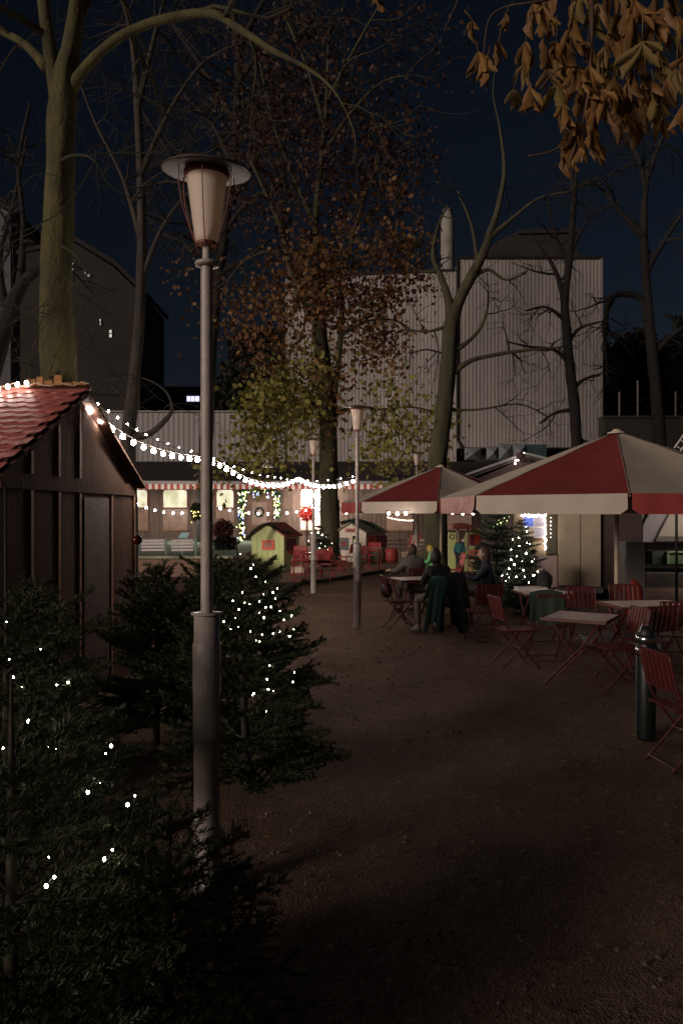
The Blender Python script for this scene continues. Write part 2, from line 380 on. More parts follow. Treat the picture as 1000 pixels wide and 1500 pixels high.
# ------------------------------------------------------------------ hut
def hut():
    A = Vector((-2.74, 6.0, 0)); C = Vector((-2.47, 9.0, 0))
    u = (C - A).normalized(); nrm = Vector((u.y, -u.x, 0)); L = (C - A).length; back = -nrm
    zE, zP = 2.24, 3.08; pk = L * .5
    t = thing('market_hut', 'brown wooden hut with scalloped red roof at the left edge', 'hut', tuple((A + C) / 2 + back * 2))
    Z = Vector((0, 0, 1)); D = 4.6
    b = B(); b.prism([A, C, C + Z * (zE - .03), A + u * pk + Z * (zP - .05), A + Z * (zE - .03)], back * D, Vector((0, 0, 0)))
    wall = b.build('wall', M_hut, t)
    b = B()
    b.beam(A + Z * 2.16 + nrm * .012, C + Z * 2.16 + nrm * .012, .026, .13)
    b.build('beam', M_hut, wall)
    for s, z1 in ((.52, 9), (1.03, 9), (1.48, 9), (2.28, 2.09), (2.955, 2.09)):
        top = min(z1, (zE - .1 + (zP - zE) * min(s, L - s) / pk))
        for za, zb in ((.05, 2.09), (2.235, top)):
            if zb - za < .12: continue
            q = A + u * s + nrm * .010; b = B(); b.beam(q + Z * za, q + Z * zb, .045, .014, up=nrm)
            b.build('batten', M_batten, wall)
    # a broad board panel left of the corner
    b = B(); q = A + u * 1.88 + nrm * .008; b.box(q + Z * 1.05, (.016, .62, 2.0), Matrix.Rotation(math.atan2(u.y, u.x) - PI / 2, 3, 'Z')); b.build('door_panel', mat('dark_panel', (.085, .044, .03), .7, .3, 5, .3, 20), wall)
    # roof planes
    for sgn in (0, 1):
        e = (A - u * .1 + Z * (zE - .055)) if sgn == 0 else (C + u * .1 + Z * (zE - .055))
        r = A + u * pk + Z * zP
        b = B(); th = Vector((0, 0, .05))
        b.prism([e + nrm * .05, r + nrm * .05, r + back * (D + .1), e + back * (D + .1)], Vector((0, 0, 0)), th)
        rf = b.build('roof', mat('roof_boards', (.10, .045, .035), .8, .2, 4), t)
        if sgn == 0:
            # scalloped shingles laid in courses
            b = B(); s = (r - e); sl = s.length; sd = s / sl; nn = sd.cross(back); nn = nn if nn.z > 0 else -nn
            step = .125; w = .17; rows = int(sl / step)
            for i in range(rows + 1):
                y0 = sl - i * step
                for j in range(int((D + .1) / w) + 1):
                    x0 = j * w + (w / 2 if i % 2 else 0) - .05
                    if x0 + w > D + .15: continue
                    o0 = e + Vector((0, 0, .052)); jz = random.uniform(0, .004)
                    def q(a, yy, h): return o0 + nrm * .04 + back * (x0 + a) + sd * yy + nn * (h + jz)
                    yt = min(sl, y0 + .02); yb = y0 - step
                    bot = [q(w * k / 8 + .002, yb - .0 - .035 * math.sin(PI * k / 8), .016) for k in range(9)]
                    top = [q(w - .002, yt, .006), q(.002, yt, .006)]
                    n = len(bot); vs = bot + top; lo = [v - nn * .008 for v in bot]
                    b.add(vs + lo, [tuple(range(n + 2))] + [(k, k + 1, n + 2 + k + 1, n + 2 + k) for k in range(n - 1)])
            b.build('shingles', mat('red_shingle', (.48, .15, .13), .42, .3, 7, .25, 40), rf)
        b = B(); b.beam(e + nrm * .075 + Z * .01, r + nrm * .075 + Z * .01, .03, .05, up=nrm); b.build('barge_board', M_hut, rf)
    # ridge cap and festoon pegs
    r = A + u * pk + Z * (zP + .06)
    b = B(); b.tube([r + nrm * .1, r + back * D], .03, 8); b.build('ridge_cap', mat('ridge', (.2, .08, .06), .6, .2, 6), t, True)
    rope = []
    for i in range(60):
        s = i / 59 * D; rope.append(r + nrm * .1 + back * s + Z * (.035 + .022 * math.sin(s * 26)) - u * .02)
    b = B(); b.tube(rope, .006, 5); tag(b.build('garland_rope', mat('pale_rope', (.5, .4, .3), .8)), 'pale wavy rope running along the hut ridge', 'rope')
    # lights lying on the roof
    def on(s, v, h=.06): return A - u * .16 + Z * (zE - .06) + u * (pk + .16) * v + Z * ((zP - zE + .09) * v) + back * s + Z * h
    sdn = [on(.62, .97, .10), on(.74, .86), on(.70, .70), on(.78, .55), on(.72, .46)]
    pts = [r + nrm * .1 + Z * .05, r + back * .35 + Z * .02, r + back * .62 + Z * .05] + [r + back * .68 + Z * .06 - u * .1, r + back * .8 + Z * .0 - u * .2, r + back * .85 - u * .3 - Z * .08, r + back * .78 - u * .42 - Z * .13]
    strand('cluster of glaring bulbs draped over the hut roof edge at far left', [r + back * .50 + Z * .05 - u * .02, r + back * .62 + Z * .01 - u * .10, r + back * .80 - Z * .05 - u * .18, r + back * .92 - u * .28 - Z * .10, r + back * .82 - u * .36 - Z * .14, r + back * .76 - u * .48 - Z * .21], 9, .024, M_bulb_h, hang=-.01)
hut()
# ------------------------------------------------------------------ bare trees
def grow(b, path, rad, lvl, maxl, rng, dens, lf, tips, curl=.0, droop=.0, tmin=.2, rmin=.004, spread=1.0, skin=True):
    path = [Vector(p) for p in path]; n = len(path)
    b.tube(path, rad if skin else [r * .4 for r in rad], (12, 7, 4, 3, 3)[min(lvl, 4)], cap=lvl < 2)
    L = [0]
    for a, c in zip(path, path[1:]): L.append(L[-1] + (c - a).length)
    tot = L[-1]
    if lvl >= 1: tips.append((path[-1], lvl))
    if lvl >= maxl: return
    cnt = max(1, int(tot * dens[min(lvl, len(dens) - 1)] + rng.random()))
    for _ in range(cnt):
        u = tmin + (1 - tmin) * rng.random(); s = u * tot; k = 0
        while k < n - 2 and L[k + 1] < s: k += 1
        v = (s - L[k]) / max(1e-6, L[k + 1] - L[k]); p = path[k].lerp(path[k + 1], v)
        tg = (path[k + 1] - path[k]).normalized(); rr = rad[k] * (1 - v) + rad[k + 1] * v
        pv = Vector((rng.gauss(0, 1), rng.gauss(0, 1), rng.gauss(0, .7))); pv = (pv - tg * pv.dot(tg)).normalized()
        d = (tg * rng.uniform(.25, .8) + pv * spread).normalized()
        ln = max(.25, lf[min(lvl, len(lf) - 1)] * rng.uniform(.5, 1.25))
        m = (7, 6, 5, 4)[min(lvl, 3)]; q = [p]; r0 = min(rr * .6, .035 * ln + rmin)
        for i in range(m):
            f = i / (m - 1)
            d = (d + Vector((rng.gauss(0, .22), rng.gauss(0, .22), rng.gauss(0, .18) - droop * (1 - f) + curl * f))).normalized()
            q.append(q[-1] + d * ln / m)
        rs = [r0 * (1 - .85 * i / m) + rmin * .6 for i in range(m + 1)]
        grow(b, q, rs, lvl + 1, maxl, rng, dens, lf, tips, curl, droop, .15, rmin, spread)
def leaves(name, pts, m, parent, size, per, spread, rng, flat=.3, drop=.5):
    N = len(pts) * per; base = np.repeat(np.array([tuple(p) for p in pts]), per, 0) + rng.normal(0, spread, (N, 3)) - np.array([0, 0, spread * drop])
    s = size * rng.uniform(.55, 1.3, N)[:, None]
    a = rng.normal(0, 1, (N, 3)); a[:, 2] -= .5; a /= np.linalg.norm(a, axis=1)[:, None]
    c = rng.normal(0, 1, (N, 3)); c -= a * (a * c).sum(1)[:, None]; c /= np.linalg.norm(c, axis=1)[:, None]
    nn = np.cross(a, c)
    q = [base, base + a * s * .35 + c * s * .42 + nn * s * .1, base + a * s * .75 + c * s * .28, base + a * s, base + a * s * .7 - c * s * .3, base + a * s * .3 - c * s * .4 + nn * s * .1]
    return npmesh(name, np.stack(q, 1), 6, m, parent)
def limbpath(lst, Y, k=1.0):
    out = []
    for q in lst:
        yy = Y + (q[3] if len(q) > 3 else 0); p = P(q[0], q[1], yy)
        if p.z < 0: p.z = -.1
        out.append((p, q[2] * yy / F))
    return [o[0] for o in out], [o[1] for o in out]
def smooth_path(ps, rs, k=4):
    n = len(ps); op, orr = [], []
    for i in range(n - 1):
        p0, p1, p2, p3 = ps[max(i - 1, 0)], ps[i], ps[i + 1], ps[min(i + 2, n - 1)]
        for j in range(k):
            t = j / k; op.append(.5 * ((2 * p1) + (p2 - p0) * t + (2 * p0 - 5 * p1 + 4 * p2 - p3) * t * t + (3 * p1 - p0 - 3 * p2 + p3) * t ** 3))
            orr.append(rs[i] * (1 - t) + rs[i + 1] * t)
    op.append(ps[-1]); orr.append(rs[-1]); return op, orr
def tree(label, Y, limbs, bark, twigm, seed, dens, lf, maxl=3, curl=0, droop=0, name='tree', trunk_rough=.09, rmin=.004, group=None):
    rng = random.Random(seed)
    base = limbpath([limbs[0][0]], Y)[0][0]
    t = thing(name, label, 'tree', (base.x, base.y, 0), group)
    tips = []; tb = B(); gb = B(); first = True
    for li, L in enumerate(limbs):
        ps, rs = limbpath(L, Y); ps, rs = smooth_path(ps, rs, 6 if first else 4)
        if first:
            # rough bark cylinder
            k = 22; o = len(tb.v); n = len(ps)
            for i, (p, r) in enumerate(zip(ps, rs)):
                for j in range(k):
                    a = 2 * PI * j / k; w = 1 + trunk_rough * noise.noise((math.cos(a) * 3, math.sin(a) * 3, p.z * 1.3)) * 2 + trunk_rough * .6 * noise.noise((math.cos(a) * 9, math.sin(a) * 9, p.z * 5))
                    fl = 1 + .35 * max(0, .5 - p.z)
                    tb.v.append((p.x + math.cos(a) * r * w * fl, p.y + math.sin(a) * r * w * fl, p.z))
            for i in range(n - 1):
                for j in range(k):
                    j2 = (j + 1) % k; tb.f.append((o + i * k + j, o + i * k + j2, o + (i + 1) * k + j2, o + (i + 1) * k + j)); tb.m.append(0)
            first = False
        else:
            big = rs[0] > .05
            if big:      # stout limbs keep the bark of the trunk, with a swollen foot and knobbly skin
                r2 = [r * (1 + .45 * max(0, 1 - i / 4)) * (1 + .07 * noise.noise((i * .7, li, 0))) for i, r in enumerate(rs)]
                tb.tube(ps, r2, 12)
            grow(gb, ps, rs, 1, maxl + 1, rng, dens, lf, tips, curl, droop, rmin=rmin, skin=not big)
    tb.build('trunk', bark, t, True)
    gb.build('branches', twigm, t, True)
    return t, tips
# T1: mossy tree behind the hut
T1, tips = tree('tall mossy tree behind the hut, its long limb arching to the right', 10.6,
     [[(92, 960, 28.8), (90, 700, 27.2), (88, 580, 24.8), (83, 450, 23.2), (85, 330, 21.6), (90, 220, 20), (92, 160, 19.5), (97, 110, 16.5), (106, 60, 12.5), (115, -20, 10), (120, -120, 7.2), (110, -220, 4.8)],
      [(90, 160, 11.5), (80, 110, 11), (73, 70, 9.6), (64, 0, 8.8), (55, -90, 7.2), (60, -180, 4.8)],
      [(94, 160, 11, 0), (104, 132, 10, 0), (124, 102, 8.4, -.1), (150, 74, 7.2, -.2), (190, 46, 6.8, -.3), (250, 26, 6.8, -.5), (310, 20, 6.4, -.7), (350, 42, 5.6, -.9), (400, 74, 4.4, -1.1), (440, 94, 3.2, -1.2), (475, 118, 2.2, -1.3), (500, 150, 1.2, -1.4), (520, 200, .7, -1.4), (516, 240, .3, -1.4)],
      [(112, 40, 5.6, 0), (150, -40, 4.8, .3), (220, -110, 4.0, .8), (320, -150, 3.2, 1.2), (430, -140, 2.4, 1.5)],
      [(70, 100, 6.4, 0), (30, 60, 5.6, .5), (-30, 40, 4.8, 1), (-100, 60, 3.2, 1.5)],
      [(84, 240, 2.8, -.1), (105, 228, 2.0, -.3), (135, 232, 1.6, -.4), (160, 270, 0.96, -.4), (190, 290, 0.64, -.3)],
      [(90, 360, 2.0, -.2), (110, 372, 1.28, -.4), (128, 395, 0.96, -.4), (142, 402, 0.8, -.4), (152, 392, 0.64, -.4)],
      [(88, 545, 1.6, -.3), (72, 552, 1.2, -.4), (90, 500, 0.96, -.4), (106, 460, 0.8, -.4), (104, 400, 0.64, -.4)],
      [(88, 555, 1.2, -.3), (105, 530, 0.96, -.4), (118, 490, 0.8, -.4)]],
     M_bark1, M_twig, 5, (.9, 1.2, 2.0, 2.2), (2.2, 2.0, 1.1, .6), 3, curl=.34, droop=.34, rmin=.0035)
# tree guard boards round that trunk
t = thing('tree_guard', 'ring of orange wooden boards round the mossy trunk behind the hut', 'tree guard', (PX(88, 10.6), 10.6, 0))
for k in range(9):
    a = R(-160 + 140 * k / 8); c = Vector((PX(88, 10.6), 10.6, 0)); r = .41
    b = B(); b.beam(c + Vector((math.cos(a) * r, math.sin(a) * r, .02)), c + Vector((math.cos(a) * r * .98, math.sin(a) * r, 3.72 + random.uniform(-.05, .05))), .10, .03, up=(math.cos(a), math.sin(a), 0))
    b.build('board', mat('orange_board', (.45, .20, .07), .7, .3, 9), t)
b = B(); b.tube([c + Vector((math.cos(2 * PI * k / 20) * .43, math.sin(2 * PI * k / 20) * .43, 3.4)) for k in range(21)], .01, 5); b.build('strap', M_black, t)
# dark limb at left edge belongs to another tree
tree('dark leaning tree cut off by the left edge, in front of the pale building', 14,
     [[(-60, 900, 18), (-50, 700, 16), (-30, 600, 15), (0, 505, 13), (20, 440, 11), (40, 405, 8)], [(40, 408, 6), (65, 392, 5), (95, 388, 4), (120, 395, 2)],
      [(10, 460, 5), (0, 380, 4), (20, 300, 3), (40, 200, 2)], [(30, 420, 5), (35, 330, 4), (28, 240, 3), (45, 150, 2)]],
     M_barkd, M_barkd, 9, (1, 1.6, 2, 2.4), (2, 1.6, .9, .6), 3, curl=.3, droop=.3)
# T6: grey tree left of the near lamp pole
T6, tips6 = tree('slender grey tree behind the string lights, left of the nearest lamp', 17,
     [[(190, 860, 13), (190, 720, 11), (188, 650, 10), (192, 600, 9), (202, 500, 8), (208, 380, 7), (206, 250, 6), (200, 120, 5)],
      [(196, 640, 5), (218, 636, 4.5), (240, 618, 4), (252, 598, 2.5), (240, 570, 1.5), (200, 552, 1), (150, 560, .7)],
      [(192, 600, 3), (170, 570, 2.4), (130, 560, 1.6), (100, 575, 1)],
      [(204, 420, 4), (240, 330, 3), (290, 270, 2), (330, 260, 1.2)], [(207, 350, 4), (180, 260, 3), (140, 180, 2), (110, 100, 1)],
      [(205, 260, 4), (250, 160, 3), (300, 90, 2), (360, 60, 1)], [(202, 140, 4), (190, 40, 3), (160, -60, 2)], [(202, 160, 4), (230, 40, 3), (260, -60, 2)]],
     M_bark2, mat('brown_twig', (.032, .026, .021), .85, .3, 5), 21, (1.0, 1.5, 2.1, 2.2), (3.0, 2.2, 1.3, .8), 3, curl=.28, droop=.25, rmin=.005)
# T2: maple with autumn leaves
T2, tips2 = tree('maple with thinning orange and yellow autumn leaves before the white hall', 29,
     [[(484, 840, 17), (483, 760, 14), (481, 690, 13.5), (480, 620, 12.5), (474, 540, 11.5), (466, 470, 10), (464, 430, 8)],
      [(462, 462, 7), (446, 440, 6.5), (430, 408, 5.5), (420, 370, 5), (408, 325, 4), (388, 280, 3), (362, 225, 2)],
      [(465, 440, 6), (463, 380, 5), (463, 310, 4.5), (470, 240, 4), (478, 150, 3), (482, 40, 2)],
      [(481, 630, 5), (492, 560, 4.5), (500, 480, 4), (503, 410, 3.6), (516, 350, 3), (540, 270, 2), (565, 200, 1.4)],
      [(478, 600, 3), (450, 590, 2.6), (415, 598, 2), (380, 615, 1.5), (352, 632, 1)],
      [(476, 560, 3), (440, 540, 2.4), (405, 545, 1.8), (385, 560, 1)],
      [(484, 610, 3.2), (520, 596, 2.8), (560, 600, 2.2), (600, 596, 1.6), (640, 604, 1)],
      [(500, 490, 2.6), (540, 470, 2), (580, 470, 1.6), (610, 490, 1)],
      [(504, 400, 2.6), (550, 380, 2), (590, 350, 1.6), (620, 350, 1)],
      [(462, 330, 3), (430, 260, 2.4), (400, 180, 1.6), (380, 90, 1)], [(472, 230, 3), (510, 170, 2.4), (560, 120, 1.6), (610, 110, 1)],
      [(420, 370, 2.6), (385, 370, 2), (350, 390, 1.5), (325, 430, 1)], [(474, 180, 2.6), (450, 100, 2), (420, 30, 1.5)], [(478, 150, 2.6), (520, 70, 2), (560, 0, 1.5)]],
     M_bark3, mat('maple_twig', (.06, .042, .03), .85, .3, 5), 33, (.8, .75, 1.1, 1.3), (2.6, 2.2, 1.3, .8), 3, curl=.12, droop=.12, rmin=.008)
nr = np.random.default_rng(5); print('T2 tips', len(tips2))
tp = [q for q, l in tips2]
def pix(q): return (500 + q.x / q.y * F, 750 - (q.z - H) / q.y * F)
lo = [q for q in tp if pix(q)[1] > 545]; mid = [q for q in tp if 330 < pix(q)[1] <= 545]; hi = [q for q in tp if pix(q)[1] <= 330]
def thin(l, n): random.Random(2).shuffle(l); return l[:n]
LMo = leafmat('orange_leaf', [(.08, .032, .018), (.20, .09, .035), (.12, .05, .022), (.27, .15, .05), (.09, .042, .022)], .7)
LMy = leafmat('yellow_green_leaf', [(.17, .17, .04), (.32, .30, .07), (.14, .15, .04), (.34, .26, .07)], .7)
LMr = leafmat('brown_red_leaf', [(.03, .015, .010), (.055, .025, .015), (.09, .04, .02)], .7)
leaves('yellow_leaves', thin(lo, 1500), LMy, T2, .20, 34, .50, nr)
leaves('orange_leaves', thin(mid, 2000), LMo, T2, .19, 24, .60, nr)
leaves('brown_leaves', thin(hi, 2600), LMr, T2, .16, 12, .7, nr)
ng = np.random.default_rng(77)
def clump(cx, cy, rx, ry, n, Y=29):
    out = []
    for _ in range(n):
        a, q = ng.uniform(0, 2 * PI), ng.uniform(0, 1) ** .6; out.append(P(cx + math.cos(a) * rx * q, cy + math.sin(a) * ry * q, Y + ng.uniform(-1.8, 1.8)))
    return out
leaves('orange_leaves', clump(545, 480, 48, 75, 60) + clump(500, 420, 60, 50, 50) + clump(575, 385, 50, 50, 40) + clump(560, 310, 60, 50, 30), LMo, T2, .20, 11, .30, nr)
leaves('yellow_leaves', clump(418, 592, 62, 34, 110) + clump(590, 600, 60, 32, 22) + clump(450, 545, 45, 40, 50), LMy, T2, .20, 13, .36, nr)
leaves('orange_leaves', clump(400, 470, 60, 60, 60) + clump(440, 400, 60, 60, 60) + clump(480, 560, 40, 60, 40), LMo, T2, .20, 9, .42, nr)
leaves('brown_leaves', clump(470, 240, 150, 110, 260) + clump(560, 200, 90, 90, 80) + clump(390, 120, 120, 100, 120), LMr, T2, .16, 9, .5, nr)
# T3: leaning tree
T3, tips3 = tree('leaning dark tree with moss on its foot between the two parasols', 27,
     [[(638, 850, 18.92), (638, 760, 15.48), (639, 690, 13.76), (646, 630, 12.9), (653, 570, 12.04), (658, 510, 11.61), (662, 465, 11.18), (672, 440, 9.46), (690, 405, 8.6), (708, 370, 7), (718, 340, 5.6), (730, 300, 4.3), (738, 250, 3.01), (732, 190, 1.6), (722, 140, .8), (724, 105, .4)],
      [(660, 462, 6.02), (654, 430, 5.59), (643, 400, 4.3), (634, 375, 3.44), (640, 335, 2.24), (655, 300, 1.29)], [(640, 396, 2.58), (620, 398, 2.24), (605, 390, 1.29)],
      [(715, 350, 3.44), (750, 320, 2.58), (790, 290, 1.72), (840, 280, 1.03)],
      [(665, 545, 3.87), (690, 528, 3.44), (735, 518, 2.75), (780, 512, 2.06), (830, 508, 1.03)], [(664, 515, 3.44), (688, 498, 2.92), (706, 475, 2.24), (715, 440, 1.38), (712, 400, 0.86)],
      [(650, 480, 2.06), (620, 486, 1.72), (590, 480, 1.03)], [(655, 520, 1.72), (625, 512, 1.29), (600, 518, 0.86)], [(692, 405, 3.44), (715, 395, 2.58), (740, 410, 1.72), (770, 400, 1.03)],
      [(650, 600, 2.06), (700, 600, 1.55), (760, 592, 1.2), (800, 610, 0.86)], [(700, 390, 2.58), (690, 330, 2.06), (670, 280, 1.38)]],
     M_bark3, M_barkd, 41, (.9, 1.2, 1.6, 1.6), (2.2, 1.9, 1.2, .7), 3, curl=.2, droop=.15, rmin=.007)
# T4
T4, tips4 = tree('thin bare tree against the right part of the white hall', 36,
     [[(846, 790, 9), (845, 690, 8), (841, 600, 7.5), (834, 540, 7), (829, 480, 6.5), (827, 440, 5.5), (833, 380, 5), (838, 320, 4), (843, 250, 3)],
      [(827, 446, 4), (818, 410, 3.5), (804, 380, 2.6), (792, 365, 1.5)], [(832, 530, 3), (810, 512, 2.4), (775, 508, 1.8), (740, 500, 1)],
      [(840, 600, 3), (812, 605, 2), (790, 620, 1.2)], [(838, 570, 3), (856, 555, 2.2), (878, 550, 1.2)], [(832, 500, 3), (850, 480, 2.2), (885, 470, 1.2)],
      [(835, 370, 3), (855, 330, 2), (880, 300, 1.2)], [(840, 290, 3), (836, 220, 2), (850, 150, 1.2)], [(828, 470, 2.6), (800, 450, 2), (770, 455, 1.2)], [(832, 390, 2.4), (812, 340, 1.8), (800, 290, 1)], [(840, 640, 2), (870, 650, 1.2), (880, 640, .8)]],
     M_barkd, M_barkd, 51, (.8, 1.3, 1.6, 1.4), (2.6, 2.2, 1.3, .8), 3, curl=.2, droop=.15, rmin=.008)
tree('dark tree with an arched limb at the far right', 40,
     [[(968, 790, 10), (967, 680, 9), (963, 610, 8.5), (957, 540, 8), (950, 470, 7), (945, 400, 6), (942, 320, 5), (948, 240, 3)],
      [(948, 470, 5), (940, 440, 4.5), (920, 431, 4.5), (900, 433, 4), (889, 450, 3.5), (886, 500, 3), (890, 560, 2)], [(944, 350, 4), (900, 300, 3), (870, 260, 2)], [(944, 400, 4), (980, 340, 3), (1010, 300, 2)],
      [(955, 520, 4), (985, 490, 3), (1015, 470, 2)], [(946, 280, 3), (930, 220, 2.4), (900, 180, 1.4)], [(948, 260, 3), (970, 200, 2.4), (1000, 160, 1.4)]],
     M_barkd, M_barkd, 61, (.7, 1.4, 1.7, 1.4), (3, 2.6, 1.6, .9), 3, curl=.15, droop=.1, rmin=.01)
# background crown of another bare tree closing the sky upper left
tree('tall bare twiggy tree filling the sky between the lamp and the maple', 34,
     [[(300, 830, 12), (302, 650, 10), (312, 480, 8), (330, 330, 7), (345, 200, 6), (350, 60, 5)],
      [(320, 420, 5), (280, 320, 4), (250, 230, 3), (200, 150, 2)], [(335, 300, 5), (390, 200, 4), (420, 110, 3), (470, 20, 2)], [(345, 180, 4), (290, 90, 3), (240, 20, 2)],
      [(350, 70, 4), (330, -30, 3), (300, -100, 2)], [(350, 70, 4), (400, -20, 3), (460, -80, 2)], [(340, 240, 4), (310, 180, 3), (270, 140, 2)], [(330, 340, 4), (370, 290, 3), (420, 280, 2)], [(322, 400, 4), (360, 380, 3), (395, 350, 2)], [(348, 120, 4), (420, 40, 3), (520, 30, 2), (590, 80, 1)]],
     M_barkd, mat('dim_twig', (.026, .020, .017), .85, .3, 5), 71, (.8, 1.4, 1.6, 1.4), (4, 3.2, 2.0, 1.1), 3, curl=.2, droop=.2, rmin=.011)
def darkcrown(label, cx, cy, rx, ry, Y, n, seed, m, name='evergreen_tree', size=.5):
    rg = np.random.default_rng(seed)
    c = P(cx, cy, Y); RX, RZ = rx * Y / F, ry * Y / F
    t = thing(name, label, 'tree', (c.x, c.y, 0)); b = B(); b.tube([(c.x, c.y, -.1), (c.x, c.y, c.z)], [.35, .15], 10); b.build('trunk', M_barkd, t)
    # clumps over the volume, then leaves round each clump
    k = 260; d = rg.normal(0, 1, (k, 3)); d /= np.linalg.norm(d, axis=1)[:, None]; rr = rg.uniform(.5, 1, k)[:, None] ** .5
    cl = np.array(c) + d * rr * np.array([RX, RX * .8, RZ]) * rg.uniform(.85, 1.08, (k, 1))
    per = n // k
    o = leaves('crown', [Vector(q) for q in cl], m, t, size, per, RX * .10, rg, drop=0)
    return t
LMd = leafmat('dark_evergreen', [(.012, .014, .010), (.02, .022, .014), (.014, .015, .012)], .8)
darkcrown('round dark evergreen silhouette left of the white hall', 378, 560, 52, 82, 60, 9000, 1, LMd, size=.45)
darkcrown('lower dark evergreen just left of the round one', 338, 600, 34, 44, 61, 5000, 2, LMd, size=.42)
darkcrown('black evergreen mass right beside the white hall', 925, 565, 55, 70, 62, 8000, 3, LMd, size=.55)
darkcrown('black evergreen mass at the far right edge', 1010, 560, 50, 90, 60, 8000, 4, LMd, size=.55)
